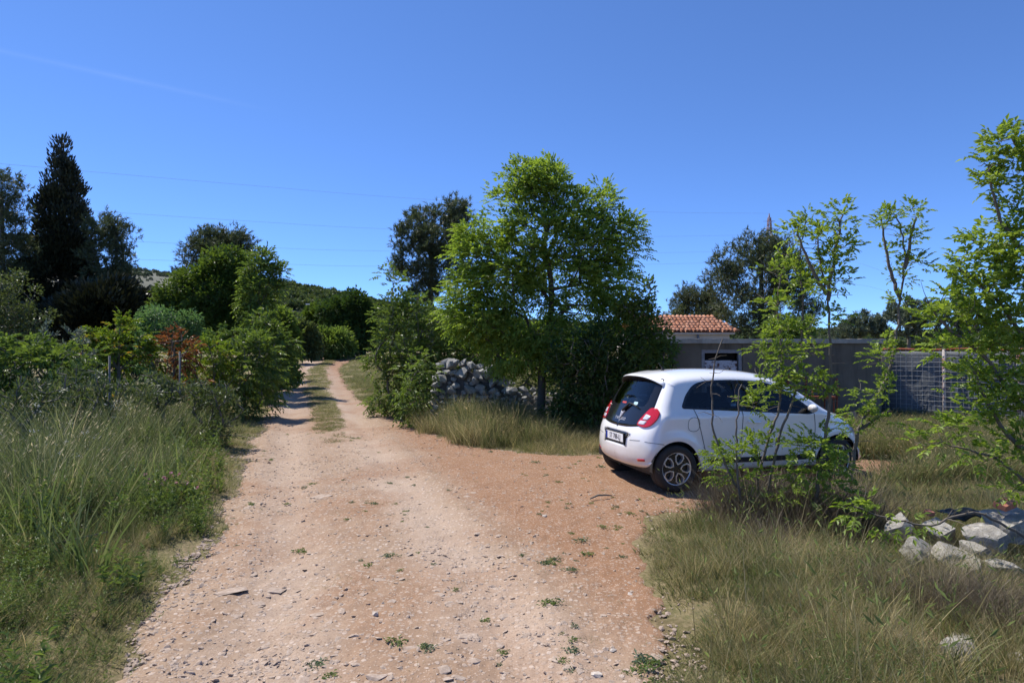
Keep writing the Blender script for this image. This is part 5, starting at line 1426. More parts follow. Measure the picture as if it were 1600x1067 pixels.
sapling('elm_sapling', 'curved grey stemmed sapling standing before the mesh fence', 7.6,
        [[(1325, 720), (1340, 675), (1362, 635), (1385, 590), (1400, 530), (1408, 460), (1415, 410), (1410, 360), (1400, 335)], [(1413, 420), (1424, 380), (1432, 340)], [(1408, 470), (1395, 430), (1385, 390), (1378, 340)], [(1340, 675), (1365, 655), (1390, 640)]],
        [(1395, 335, 22, 12, 9), (1435, 330, 12, 14, 8), (1380, 350, 16, 12, 7), (1420, 365, 18, 16, 9), (1400, 395, 20, 16, 8), (1430, 410, 18, 14, 7), (1410, 430, 18, 14, 7), (1400, 470, 16, 12, 5), (1385, 545, 22, 16, 7), (1370, 565, 20, 14, 6), (1360, 610, 24, 16, 8),
         (1345, 635, 28, 20, 10), (1335, 660, 28, 18, 9), (1385, 600, 18, 12, 5), (1375, 660, 22, 12, 6)], 72, twigs=60, r0=0.022)
# big leafy tree leaning in from the right edge
sapling('foreground_tree', 'leafy green tree leaning in from the right edge, nearest the camera', 5.0,
        [[(1700, 1000), (1690, 800), (1660, 600), (1640, 420), (1620, 300), (1590, 215)], [(1665, 640, 0, 0.022), (1620, 560), (1560, 470), (1500, 420)], [(1670, 680, 0, 0.020), (1600, 640), (1540, 560), (1480, 510), (1450, 470)], [(1680, 720, 0, 0.020), (1600, 700), (1560, 660), (1530, 600), (1510, 560)], [(1690, 800, 0, 0.014), (1620, 770), (1560, 720), (1470, 690)], [(1640, 440, 0, 0.018), (1590, 380), (1560, 330), (1548, 260)],
         [(1690, 860, 0, 0.012), (1600, 840), (1520, 800), (1440, 820), (1330, 790)]],
        [(1575, 215, 26, 16, 12), (1560, 240, 22, 22, 13), (1590, 270, 26, 26, 18), (1562, 285, 18, 16, 9), (1595, 320, 22, 26, 16), (1590, 370, 26, 22, 16), (1545, 375, 26, 14, 10), (1520, 405, 26, 14, 11), (1570, 410, 36, 24, 24), (1505, 430, 22, 14, 9), (1545, 445, 36, 20, 20),
         (1590, 450, 30, 24, 20), (1490, 470, 24, 12, 9), (1530, 490, 40, 22, 22), (1580, 500, 40, 26, 26), (1470, 500, 30, 14, 11), (1475, 545, 30, 14, 8), (1530, 540, 40, 22, 22), (1590, 550, 36, 26, 24), (1560, 590, 40, 24, 22), (1515, 585, 26, 14, 7), (1520, 620, 26, 14, 7), (1590, 620, 34, 24, 20),
         (1545, 650, 36, 20, 14), (1480, 670, 34, 12, 10), (1450, 690, 22, 8, 6), (1590, 690, 30, 26, 16), (1550, 715, 34, 18, 11), (1590, 760, 24, 22, 9), (1590, 960, 16, 26, 8), (1400, 805, 40, 10, 6), (1350, 795, 30, 12, 6)],
        73, L_FRESH, 0.105, 3, 0.10, 0.05, 90, 'tree')
# ------------------------------------------------------------------ hills
def hill(name, label, ridge, d0, d1, mat, seed, wood, n_wood, wsize):
    """ridge: (px, py) of the skyline seen from the track, crest at distance d1"""
    rp = np.array(ridge, float); xs = np.linspace(rp[0, 0], rp[-1, 0], 120); cy = np.interp(xs, rp[:, 0], rp[:, 1])
    k = np.ones(5) / 5; cy = np.convolve(np.pad(cy, 2, 'edge'), k, 'valid')
    t = np.linspace(0, 2.0, 60); X = np.zeros((60, 120)); Y = X.copy(); Z = X.copy()
    for i, q in enumerate(t):
        d = d0 + (d1 - d0) * q; dirx = (xs - 800) / 1000; crest = CAM_H + (HORIZON - cy) / 1000 * d1
        X[i] = dirx * d1 * (0.75 + 0.25 * d / d1); Y[i] = d
        f = sstep(0, 1, q) if q <= 1 else sstep(2.0, 1.0, q)
        Z[i] = crest * f + (vnoise(X[i], Y[i] + 0 * X[i], 0.02, 4, seed) - 0.5) * 0.10 * crest * f
    V = np.stack([X, Y, Z], -1).reshape(-1, 3); i, j = np.meshgrid(np.arange(59), np.arange(119), indexing='ij')
    F = np.stack([i*120+j, i*120+j+1, (i+1)*120+j+1, (i+1)*120+j], -1).reshape(-1, 4)
    h = obj(name, mesh_np(name, V, F, mat, True)); tag(h, kind='structure')
    rs = np.random.RandomState(seed)
    a = rs.randint(0, 34, n_wood); b = rs.randint(0, 119, n_wood); fa, fb = rs.rand(n_wood), rs.rand(n_wood)
    G = np.stack([X, Y, Z], -1); P = G[a, b]*(1-fa)[:, None]*(1-fb)[:, None] + G[a+1, b]*fa[:, None]*(1-fb)[:, None] + G[a, b+1]*(1-fa)[:, None]*fb[:, None] + G[a+1, b+1]*(fa*fb)[:, None]
    keep = vnoise(P[:, 0], P[:, 1], 0.03, 3, seed + 3) > (0.42 if wood is L_SCRUB else 0.2); P = P[keep]; n = len(P)
    sc = wsize * (0.5 + 0.9 * rs.rand(n))
    scatter('hillside_wood', P - np.array([[0, 0, 0.3]]), rs.rand(n) * 6.28, sc, rs.randint(0, 4, n), TREELETS[wood], label, 'wood')

# ------------------------------------------------------------------ scattered cover (points that carry copies of small meshes)
def scatter(name, P, rotz, scale, idx, coll, label, cat, tilt=None):
    me = bpy.data.meshes.new(name); me.vertices.add(len(P)); me.vertices.foreach_set('co', np.asarray(P, np.float32).ravel())
    a = me.attributes.new('rot', 'FLOAT_VECTOR', 'POINT'); r = np.zeros((len(P), 3), np.float32); r[:, 2] = rotz
    if tilt is not None: r[:, :2] = tilt
    a.data.foreach_set('vector', r.ravel())
    a = me.attributes.new('scl', 'FLOAT_VECTOR', 'POINT'); s = np.asarray(scale, np.float32); s = np.repeat(s[:, None], 3, 1) if s.ndim == 1 else s
    a.data.foreach_set('vector', s.ravel())
    a = me.attributes.new('idx', 'INT', 'POINT'); a.data.foreach_set('value', np.asarray(idx, np.int32))
    o = obj(name, me); tag(o, label, cat, kind='stuff')
    g = bpy.data.node_groups.new(name, 'GeometryNodeTree')
    g.interface.new_socket('Geometry', in_out='INPUT', socket_type='NodeSocketGeometry'); g.interface.new_socket('Geometry', in_out='OUTPUT', socket_type='NodeSocketGeometry')
    gi, go = g.nodes.new('NodeGroupInput'), g.nodes.new('NodeGroupOutput')
    ci = g.nodes.new('GeometryNodeCollectionInfo'); ci.inputs['Collection'].default_value = coll; ci.inputs['Separate Children'].default_value = True; ci.inputs['Reset Children'].default_value = True
    ip = g.nodes.new('GeometryNodeInstanceOnPoints'); ip.inputs['Pick Instance'].default_value = True
    def na(nm, ty):
        k = g.nodes.new('GeometryNodeInputNamedAttribute'); k.data_type = ty; k.inputs['Name'].default_value = nm
        return [q for q in k.outputs if q.enabled and q.name == 'Attribute'][0]
    g.links.new(gi.outputs[0], ip.inputs['Points']); g.links.new(ci.outputs[0], ip.inputs['Instance'])
    g.links.new(na('idx', 'INT'), ip.inputs['Instance Index']); g.links.new(na('rot', 'FLOAT_VECTOR'), ip.inputs['Rotation']); g.links.new(na('scl', 'FLOAT_VECTOR'), ip.inputs['Scale'])
    g.links.new(ip.outputs[0], go.inputs[0])
    md = o.modifiers.new('scatter', 'NODES'); md.node_group = g
    return o
def library(name, meshes):
    c = bpy.data.collections.new(name)
    for i, m in enumerate(meshes): c.objects.link(bpy.data.objects.new('%s_%02d' % (name, i), m))
    return c
def grass_mat(name, stops, transl=0.5, vary=0.6):
    t = NT(name); f = t.attr('rnd'); c = t.ramp(f, stops)
    rn = t.orand(); c = t.mix(1.0, c, t.ramp(rn, [(0.0, (1 - vary*0.6,)*3), (0.5, (1, 1, 1)), (1.0, (1 + vary*0.25, 1 + vary*0.12, 0.9))]), 'MULTIPLY')
    b = t.bsdf(c, 0.6, spec=0.25); tr = t.n.new('ShaderNodeBsdfTranslucent'); t.link(c, tr.inputs[0])
    mx = t.n.new('ShaderNodeMixShader'); mx.inputs[0].default_value = transl; t.link(b, mx.inputs[1]); t.link(tr.outputs[0], mx.inputs[2])
    return t.done(mx.outputs[0])
G_GREEN = grass_mat('green_grass', [(0.0, (0.085, 0.115, 0.036)), (0.5, (0.175, 0.205, 0.078)), (0.8, (0.30, 0.28, 0.135)), (1.0, (0.48, 0.39, 0.23))])
G_TALL = grass_mat('tall_grey_green_grass', [(0.0, (0.075, 0.105, 0.036)), (0.6, (0.150, 0.190, 0.072)), (0.88, (0.27, 0.28, 0.14)), (1.0, (0.48, 0.43, 0.28))])
G_DRY = grass_mat('straw_grass', [(0.0, (0.17, 0.15, 0.065)), (0.4, (0.36, 0.315, 0.155)), (0.75, (0.58, 0.49, 0.29)), (1.0, (0.20, 0.25, 0.075))])
G_WEED = leaf_mat('weed_leaf', (0.075, 0.125, 0.036), (0.170, 0.230, 0.070), 0.35)
G_BLUEWEED = leaf_mat('bluish_weed_leaf', (0.075, 0.120, 0.070), (0.150, 0.205, 0.125), 0.3)
G_SHORT = grass_mat('short_turf', [(0.0, (0.105, 0.135, 0.040)), (0.6, (0.200, 0.215, 0.075)), (1.0, (0.38, 0.31, 0.17))])
def blades(rs, n, h, w, rad, lean, curve, seg=3, heads=0.0, head_len=0.07):
    """a tuft of n ribbon blades"""
    a = rs.rand(n) * 6.283; r = rad * np.sqrt(rs.rand(n)); P = np.stack([r*np.cos(a), r*np.sin(a), np.zeros(n) - 0.02], 1)
    la = a + rs.randn(n) * 0.9; ln = np.abs(rs.randn(n)) * lean + 0.04; H = h * (0.45 + 0.65 * rs.rand(n))
    out = np.stack([np.cos(la), np.sin(la), np.zeros(n)], 1); fa = rs.rand(n) * 6.283; side = np.stack([np.cos(fa), np.sin(fa), np.zeros(n)], 1)
    V, F, T = [], [], []
    lv = np.linspace(0, 1, seg + 1); tone = rs.rand(n); o = 0
    pts = [P + np.array([[0, 0, 1.0]]) * (H * t * (1 - 0.25 * curve * t))[:, None] + out * (H * (ln * t + curve * t * t * 0.6))[:, None] for t in lv]
    wid = w * (0.55 + 1.3 * rs.rand(n) ** 2.5)[:, None]; W = [wid * (1 - 0.85 * t ** 1.5) for t in lv]
    for i in range(seg + 1): V += [pts[i] - side * W[i] / 2, pts[i] + side * W[i] / 2]
    V = np.concatenate(V); k = np.arange(n)
    for i in range(seg):
        F.append(np.stack([2*i*n + k, (2*i+1)*n + k, (2*i+3)*n + k, (2*i+2)*n + k], 1)); T.append(tone)
    nh = int(n * heads)
    if nh:
        b = pts[-1][:nh]; d = unit(pts[-1][:nh] - pts[-2][:nh] + np.array([[0, 0, -0.02]]) + out[:nh] * 0.05); P2 = b - d * 0.01
        v2, f2 = leaves(P2, d, rs.normal(size=(nh, 3)), np.full(nh, head_len), np.full(nh, head_len * 0.22), 0.05, 0.1)
        V2, T2 = v2, np.full(nh * 2, 1.0); F3 = f2 + len(V); V = np.vstack([V, V2]); return V, [np.vstack(F), F3], np.concatenate([np.concatenate(T), T2])
    return V, [np.vstack(F)], np.concatenate(T)
def tuft_lib(name, mat, count, seed, **kw):
    ms = []
    for i in range(count):
        rs = np.random.RandomState(seed + i); V, F, T = blades(rs, **kw); ms.append(mesh_np(name, V, F, mat, False, T))
    return library(name, ms)
LIB_SHORT = tuft_lib('short_tuft', G_SHORT, 5, 200, n=34, h=0.10, w=0.0055, rad=0.09, lean=0.5, curve=0.5)
LIB_GREEN = tuft_lib('green_tuft', G_GREEN, 6, 210, n=56, h=0.30, w=0.0045, rad=0.11, lean=0.34, curve=0.45, heads=0.06, head_len=0.035)
LIB_TALL = tuft_lib('tall_tuft', G_TALL, 6, 220, n=64, h=0.80, w=0.0062, rad=0.15, lean=0.24, curve=0.30, seg=4, heads=0.10, head_len=0.05)
LIB_DRY = tuft_lib('dry_tuft', G_DRY, 6, 230, n=84, h=0.36, w=0.0034, rad=0.12, lean=0.48, curve=0.55, heads=0.06, head_len=0.035)
G_DEAD = grass_mat('dead_grass', [(0.0, (0.085, 0.068, 0.045)), (0.5, (0.17, 0.135, 0.09)), (1.0, (0.33, 0.28, 0.20))], 0.2)
LIB_DEAD = tuft_lib('dead_tuft', G_DEAD, 4, 235, n=70, h=0.40, w=0.0036, rad=0.12, lean=0.55, curve=0.4)
G_STRAP = grass_mat('strap_leaf', [(0.0, (0.11, 0.165, 0.045)), (0.7, (0.21, 0.27, 0.085)), (1.0, (0.38, 0.37, 0.17))], 0.35)
LIB_STRAP = tuft_lib('strap_tuft', G_STRAP, 4, 245, n=14, h=0.60, w=0.012, rad=0.06, lean=0.32, curve=0.35, seg=4)
LIB_OAT = tuft_lib('oat_stalk', G_DRY, 4, 255, n=5, h=0.62, w=0.005, rad=0.05, lean=0.22, curve=0.25, seg=4, heads=1.0, head_len=0.06)
def weed_mesh(rs, mat, h, n, size, width=0.5, flat=False):
    if flat: P = np.stack([rs.randn(n)*0.05, rs.randn(n)*0.05, 0.008 + 0.02*rs.rand(n)], 1); D = np.stack([rs.randn(n), rs.randn(n), 0.25*np.abs(rs.randn(n))], 1); L = size*(0.6 + 0.7*rs.rand(n))
    else:
        st = 5; a = rs.rand(n)*6.283; si = rs.randint(0, st, n); sx = rs.randn(st)*0.07; sy = rs.randn(st)*0.07; t = rs.rand(n)
        P = np.stack([sx[si]*(1 + t), sy[si]*(1 + t), h*t*(0.6 + 0.1*si)], 1); D = np.stack([np.cos(a), np.sin(a), 0.5 + 0*a], 1); L = size*(1.25 - 0.7*t)*(0.7 + 0.5*rs.rand(n))
    V, F = leaves(P, D, np.array([[0, 0, 1.0]]) + 0.4*rs.normal(size=(n, 3)), L, L*width)
    return mesh_np('weed', V, F, mat, False, np.repeat(rs.rand(n), 2))
LIB_WEED = library('leafy_weed', [weed_mesh(np.random.RandomState(240+i), G_WEED, 0.42, 90, 0.075, 0.36) for i in range(5)])
LIB_HERB = library('fine_herb', [weed_mesh(np.random.RandomState(246+i), G_WEED, 0.34, 150, 0.034, 0.30) for i in range(5)])
LIB_FLAT = library('ground_weed', [weed_mesh(np.random.RandomState(250+i), G_BLUEWEED if i % 2 else G_WEED, 0, 46, 0.05, 0.34, True) for i in range(6)])
def stalk_mesh(rs, mat, h, flower):
    """tall thin stalks carrying a loose head"""
    m = MB(); V, F, T = blades(rs, 7, h, 0.008, 0.06, 0.16, 0.12, 4); tips = V[-14:].reshape(2, 7, 3).mean(0); n = 7*8
    P = np.repeat(tips, 8, 0) + rs.normal(size=(n, 3))*np.array([[0.02, 0.02, 0.012]]); v2, f2 = leaves(P, rs.normal(size=(n, 3)), rs.normal(size=(n, 3)), np.full(n, 0.016), np.full(n, 0.014))
    return mesh_np('stalk', np.vstack([V, v2]), F + [f2 + len(V)], mat, False, np.concatenate([T*0.5, np.full(2*n, flower)]))
G_STALK = grass_mat('flower_stalk', [(0.0, (0.09, 0.13, 0.05)), (0.5, (0.14, 0.17, 0.08)), (0.8, (0.55, 0.53, 0.42)), (1.0, (0.62, 0.60, 0.52))], 0.25, 0.3)
LIB_STALK = library('flower_stalk', [stalk_mesh(np.random.RandomState(260+i), G_STALK, 0.95, 1.0) for i in range(4)])
def treelet(rs, mat):
    V, F, T = [], [], []; n = 170
    v = unit(rs.normal(size=(n, 3))); v[:, 2] = np.abs(v[:, 2]); P = v*np.array([[0.5, 0.5, 0.75]])*(0.6 + 0.4*rs.rand(n, 1)) + np.array([[0, 0, 0.15]])
    V, F = leaves(P, v + rs.normal(size=(n, 3))*0.7, rs.normal(size=(n, 3)), 0.20 + 0.12*rs.rand(n), 0.14 + 0.08*rs.rand(n)); return mesh_np('treelet', V, F, mat, False, np.repeat(rs.rand(n), 2))
TREELETS = {L_SCRUB: library('scrub_clump', [treelet(np.random.RandomState(270+i), L_OLIVE) for i in range(4)]), L_DEEP: library('wood_clump', [treelet(np.random.RandomState(280+i), L_SCRUB) for i in range(4)])}
M_HILL1 = simple('rocky_scrub_slope', (0.115, 0.118, 0.09), 0.95, var=0.3, nscale=0.05)
M_HILL2 = simple('wooded_slope', (0.045, 0.06, 0.03), 0.95, var=0.3, nscale=0.05)
hill('rocky_hill', 'pale scrub dotting the rocky hill behind the black conifer', [(-500, 470), (-100, 435), (60, 432), (190, 426), (240, 425), (300, 436), (420, 452), (520, 500), (600, 545)], 380, 900, M_HILL1, 3, L_SCRUB, 5200, 4.5)
hill('wooded_hill', 'dark far woodland covering the hill beyond the bend', [(300, 520), (380, 462), (430, 449), (470, 451), (520, 463), (600, 480), (760, 505), (1000, 522), (1400, 528), (1900, 530), (2400, 540)], 210, 520, M_HILL2, 5, L_DEEP, 9000, 5.0)

# ------------------------------------------------------------------ ground cover
PEB = [hull_stone(300 + i, 12, 0.55) for i in range(8)]
for m_ in PEB: m_.materials.append(M_PEBBLE)
LIB_PEB = library('pebble', PEB)
rs0 = np.random.RandomState(77)
CAR_C = CAR_ORG + _f * 1.8
def clear_of_things(x, y):
    q = (x - CAR_C.x) * _f.x + (y - CAR_C.y) * _f.y; w = (x - CAR_C.x) * _l.x + (y - CAR_C.y) * _l.y
    ok = ~((np.abs(q) < 1.95) & (np.abs(w) < 0.95))
    ok &= ~((x > 3.2) & (x < 7.8) & (y > 13.2) & (y < 17.2)); ok &= ~((y > 26.8) & (x > 4.8) & (x < 9.8) & (y < 32))
    return ok
def cand(n, y0, y1, u0=-0.95, u1=1.0, p=1.0):
    t = rs0.rand(n); y = y0 + (y1 - y0) * t ** p; x = (u0 + (u1 - u0) * rs0.rand(n)) * y; return x, y
def put(name, x, y, sc, lib, nlib, label, cat, stretch=None, z=None, tilt=0.06):
    n = len(x); z = gz(x, y) if z is None else z
    s = np.stack([sc, sc, sc * (1 if stretch is None else stretch)], 1)
    return scatter(name, np.stack([x, y, z - 0.01], 1), rs0.rand(n) * 6.283, s, rs0.randint(0, nlib, n), lib, label, cat, rs0.randn(n, 2) * tilt)
# short turf over everything that is not road
x, y = cand(33000, 2.6, 34, -1.25, 1.15, 1.25); s = road_sdf(x, y)
k = (s < -0.02 - 0.10 * rs0.rand(len(x))) & clear_of_things(x, y) & ((y > 8.5) | (vnoise(x, y, 1.5, 3, 38) > 0.37)); x, y, s = x[k], y[k], s[k]
put('short_grass', x, y, 0.7 + 0.8 * rs0.rand(len(x)) + 0.02 * y, LIB_SHORT, 5, 'short patchy grass covering the ground beside the track', 'grass', 0.6 + 0.9 * sstep(0, 0.8, -s))
# grassy strip along the middle of the track
x, y = cand(26000, 10, 60, -0.42, -0.15, 1.4); k = (strip_f(x, y) * 1.15 * vnoise(x, y, 2.2, 2, 58) * 1.7 > 0.25 + 0.6 * rs0.rand(len(x))); x, y = x[k], y[k]
put('track_grass', x, y, 0.45 + 0.45 * rs0.rand(len(x)) + 0.022 * y, LIB_SHORT, 5, 'short grass strip growing between the two wheel tracks', 'grass', 0.7, rz_(x, y) + 0.015)
# left verge: low at the road, tall behind, gathered in clumps
def clumps(x, y, n, rad):
    """n plants round every centre"""
    k = len(x); X = np.repeat(x, n) + rs0.randn(k * n) * rad; Y = np.repeat(y, n) + rs0.randn(k * n) * rad; return X, Y
def left_of_road(x, y): return x < np.interp(y, [p[1] for p in left_edge[:13]], [p[0] for p in left_edge[:13]]) + 0.3
x, y = cand(20000, 2.6, 22, -1.28, 0.05, 1.15); e = -road_sdf(x, y); left = left_of_road(x, y); dens = vnoise(x, y, 0.8, 3, 21); hv = vnoise(x, y, 1.7, 2, 27)
k = left & (e > 0.10) & (rs0.rand(len(x)) < np.clip(0.2 + e * 0.6, 0, 1)) & (dens > 0.45); xa, ya, ea = x[k], y[k], e[k]
put('verge_grass', xa, ya, (0.30 + 0.45 * rs0.rand(len(xa)) + 0.40 * sstep(0.3, 2.0, ea) * sstep(4, 6, ya)) * (0.6 + 0.8 * hv[k]), LIB_GREEN, 6, 'green knee-high grass of the left verge', 'grass', 0.7 + 0.6 * sstep(0.2, 1.6, ea))
xc, yc = cand(960, 5.4, 20, -1.28, 0.05, 1.0); ec = -road_sdf(xc, yc); k = left_of_road(xc, yc) & (ec > 0.8) & (vnoise(xc, yc, 0.9, 2, 22) > 0.40); xa, ya = clumps(xc[k], yc[k], 9, 0.17)
hh = np.repeat(0.40 + 0.95 * rs0.rand(k.sum()) ** 1.6, 9); ea = -road_sdf(xa, ya)
put('tall_grass', xa, ya, hh * (0.75 + 0.4 * rs0.rand(len(xa))) * (0.55 + 0.5 * sstep(0.6, 2.2, ea)), LIB_TALL, 6, 'tall grey green grass and wild oats in the left scrub', 'grass')
xc, yc = cand(820, 3.2, 14, -1.28, 0.0, 1.0); ec = -road_sdf(xc, yc); k = left_of_road(xc, yc) & (ec > 0.55) & (vnoise(xc, yc, 0.45, 2, 24) > 0.40); xa, ya = clumps(xc[k], yc[k], 14, 0.15)
put('dry_grass', xa, ya, np.repeat(0.35 + 0.6 * rs0.rand(k.sum()) ** 1.5, 14) * (0.7 + 0.5 * rs0.rand(len(xa))), LIB_DRY, 6, 'straw coloured dry grass tussocks in the left verge', 'grass')
k = left & (e > 0.25) & (vnoise(x, y, 1.3, 3, 25) > 0.60) & (rs0.rand(len(x)) < 0.16); xa, ya = x[k], y[k]
put('verge_weeds', xa, ya, 0.4 + 0.6 * rs0.rand(len(xa)), LIB_WEED, 5, 'leafy green weeds among the grass of the left verge', 'weeds', 1.5)
k = left & (e > 1.0) & (y > 5.0) & (rs0.rand(len(x)) < 0.009); xa, ya = x[k], y[k]
put('flower_stalks', xa, ya, 0.7 + 0.6 * rs0.rand(len(xa)), LIB_STALK, 4, 'tall stalks with pale flower heads in the left scrub', 'wildflowers')
xc, yc = cand(210, 4.8, 13, -0.95, 0.0, 1.0); ec = -road_sdf(xc, yc); k = left_of_road(xc, yc) & (ec > 0.7); xa, ya = clumps(xc[k], yc[k], 3, 0.10)
put('strap_leaves', xa, ya, 0.6 + 0.7 * rs0.rand(len(xa)), LIB_STRAP, 4, 'clumps of upright light green strap leaves in the left scrub', 'plants', 1.1)
xc, yc = cand(1900, 2.7, 14, -1.28, 0.0, 1.0); ec = -road_sdf(xc, yc); k = left_of_road(xc, yc) & (ec > 0.12) & (vnoise(xc, yc, 1.1, 2, 66) > 0.50); xa, ya = clumps(xc[k], yc[k], 3, 0.10)
put('herb_clumps', xa, ya, (0.35 + 0.75 * rs0.rand(len(xa))) * (0.55 + 0.6 * sstep(0.1, 1.2, -road_sdf(xa, ya))), LIB_HERB, 5, 'small leaved green herbs filling the left verge', 'plants', 1.1)
# right foreground bank
ROCK_SPOTS = [(1575, 5.15, 0.26), (1462, 5.0, 0.26), (1500, 5.2, 0.22), (1516, 4.8, 0.13), (1390, 4.7, 0.16), (1525, 3.55, 0.40), (1408, 5.45, 0.14), (1500, 5.5, 0.2)]
def near_rocks(x, y):
    k = np.zeros(len(x), bool)
    for px, d, r in ROCK_SPOTS: k |= np.hypot(x - (px - 800) / 1000 * d, (y - d + 0.1) * 0.8) < r
    return k
def on_bank(x, y):
    e = -road_sdf(x, y); return (x > 0.8) & (e > 0.06) & clear_of_things(x, y) & ~near_rocks(x, y), e
x, y = cand(4200, 2.6, 8.6, 0.1, 1.05, 1.1); k, e = on_bank(x, y); k &= (rs0.rand(len(x)) < np.clip(0.35 + 0.5 * e, 0, 1)) & (vnoise(x, y, 1.5, 3, 38) > 0.36)
x, y, e = x[k], y[k], e[k]; m = vnoise(x, y, 1.0, 3, 31)
k = m > 0.45; put('bank_dry_grass', x[k], y[k], 0.18 + 0.34 * rs0.rand(k.sum()), LIB_DRY, 6, 'low dry yellowish grass on the bank at lower right', 'grass')
k = m < 0.52; put('bank_green_grass', x[k], y[k], 0.2 + 0.4 * rs0.rand(k.sum()), LIB_GREEN, 6, 'low green grass on the bank at lower right', 'grass')
k = rs0.rand(len(x)) < 0.22; put('bank_weeds', x[k], y[k], 0.25 + 0.45 * rs0.rand(k.sum()), LIB_HERB, 5, 'leafy weeds on the bank before the car', 'weeds', 1.3)
xc, yc = cand(190, 2.8, 8.0, 0.15, 1.0, 1.0); k, ec = on_bank(xc, yc); k &= ec > 0.22; sc = 0.30 + 0.55 * rs0.rand(k.sum()) ** 1.6; xa, ya = clumps(xc[k], yc[k], 7, 0.09); ok, _ = on_bank(xa, ya); sc = np.repeat(sc, 7) * (0.7 + 0.5 * rs0.rand(len(xa)))
dryc = np.repeat(rs0.rand(k.sum()) < 0.55, 7)
put('bank_tussocks', xa[ok & dryc], ya[ok & dryc], sc[ok & dryc], LIB_DRY, 6, 'rounded straw tinged tussocks on the bank at lower right', 'grass', 1.15)
put('bank_green_tussocks', xa[ok & ~dryc], ya[ok & ~dryc], sc[ok & ~dryc], LIB_GREEN, 6, 'rounded green tussocks on the bank at lower right', 'grass', 1.2)
x, y = cand(330, 2.8, 8.2, 0.15, 1.0, 1.0); k, e = on_bank(x, y); k &= e > 0.15; put('wild_oats', x[k], y[k], 0.6 + 0.6 * rs0.rand(k.sum()), LIB_OAT, 4, 'single tall stalks of wild oats on the bank at lower right', 'grass')
xa, ya = clumps(np.array([2.6, 3.3, 2.2, 3.0, 2.85, 2.7, 3.05]), np.array([4.6, 4.2, 5.6, 4.05, 4.3, 4.2, 4.45]), 18, 0.15); ok, _ = on_bank(xa, ya)
put('bank_dead_grass', xa[ok], ya[ok], 0.4 + 0.5 * rs0.rand(ok.sum()), LIB_DEAD, 4, 'brown dead grass patches on the bank at lower right', 'grass')
x, y = cand(1500, 2.6, 8.0, 0.1, 1.0, 1.1); k, e = on_bank(x, y); k &= vnoise(x, y, 1.5, 3, 38) < 0.52
put('bank_stones', x[k], y[k], 0.008 + 0.026 * rs0.rand(k.sum()) ** 4, LIB_PEB, 8, 'small stones on the bare soil of the bank', 'gravel', 0.7, z=gz(x[k], y[k]) + 0.012)
rp_ = [((px - 800) / 1000 * d, d) for px, d in ((1400, 4.55), (1440, 4.75), (1490, 4.62), (1540, 4.62), (1580, 4.85), (1470, 5.05), (1530, 5.0), (1425, 5.2), (1360, 4.7), (1420, 3.6), (1600, 3.5))]
xa, ya = clumps(np.array([q[0] for q in rp_]), np.array([q[1] for q in rp_]), 9, 0.09)
put('rock_grass', xa, ya, 0.4 + 0.5 * rs0.rand(len(xa)), LIB_DRY, 6, 'dry grass growing between the rocks of the heap', 'grass', 1.1)
# a thatch of dead grass round the feet of the saplings
xa, ya = clumps(np.array([2.35, 2.55, 2.75, 2.95, 3.15, 2.5, 3.3]), np.array([6.5, 6.35, 6.45, 6.2, 6.1, 6.75, 6.4]), 34, 0.17)
put('dead_thatch', xa, ya, 0.7 + 0.6 * rs0.rand(len(xa)), LIB_DEAD, 4, 'greyish brown dead grass round the sapling stems', 'grass', 1.25)
# grass beyond the car towards the mesh fence
x, y = cand(9000, 8.2, 14.5, 0.50, 0.95); e = -road_sdf(x, y); k = (e > 0.1) & clear_of_things(x, y) & (x > 4.4); x, y = x[k], y[k]
put('fence_grass', x, y, 0.9 + 0.8 * rs0.rand(len(x)), LIB_GREEN, 6, 'lush long green grass in front of the mesh fence', 'grass', 1.2)
# right of the track, below the stone wall
x, y = cand(15000, 10, 30, -0.30, 0.28, 1.2); s = road_sdf(x, y); e = -s
right = x > np.interp(y, [11, 14.5, 20, 30, 46], [-0.3, -2.3, -4.5, -7.6, -12.2]) - 0.2
k = right & (e > 0.1) & clear_of_things(x, y) & (y < 22); x, y, e = x[k], y[k], e[k]; m = vnoise(x, y, 0.7, 3, 41); big = sstep(0.45, 1.5, e) * sstep(19, 15, y) * (0.5 + 1.0 * sstep(0.4, 0.6, vnoise(x, y, 0.55, 2, 43)))
k = (m > 0.50) & (rs0.rand(len(x)) < 0.25 + big); put('wall_dry_grass', x[k], y[k], 0.45 + 0.5 * rs0.rand(k.sum()) + 0.75 * big[k], LIB_DRY, 6, 'straw tinged grass tussocks below the stone wall', 'grass')
k = (m < 0.58) & (rs0.rand(len(x)) < 0.35 + big); put('wall_green_grass', x[k], y[k], 0.45 + 0.4 * rs0.rand(k.sum()) + 0.70 * big[k], LIB_GREEN, 6, 'green grass tussocks below the stone wall', 'grass')
xc, yc = np.array([-1.25, -0.95, -0.6, -0.35, 0.0, 0.3, -0.8, -0.2, -1.6, 0.5, -0.5, 0.1]), np.array([13.6, 12.9, 13.2, 12.5, 12.7, 12.4, 12.3, 11.9, 13.9, 12.0, 13.8, 13.5])
xa, ya = clumps(xc, yc, 26, 0.20); sc = np.repeat(0.95 + 0.55 * rs0.rand(len(xc)), 26) * (0.7 + 0.5 * rs0.rand(len(xa))); g_ = np.repeat(rs0.rand(len(xc)) < 0.45, 26) | (rs0.rand(len(xa)) < 0.35)
put('wall_tussocks', xa[g_], ya[g_], sc[g_], LIB_GREEN, 6, 'waist-high green tussocks directly before the stone wall', 'grass', 1.35)
put('wall_dry_tussocks', xa[~g_], ya[~g_], sc[~g_], LIB_DRY, 6, 'waist-high straw coloured tussocks directly before the stone wall', 'grass', 1.25)
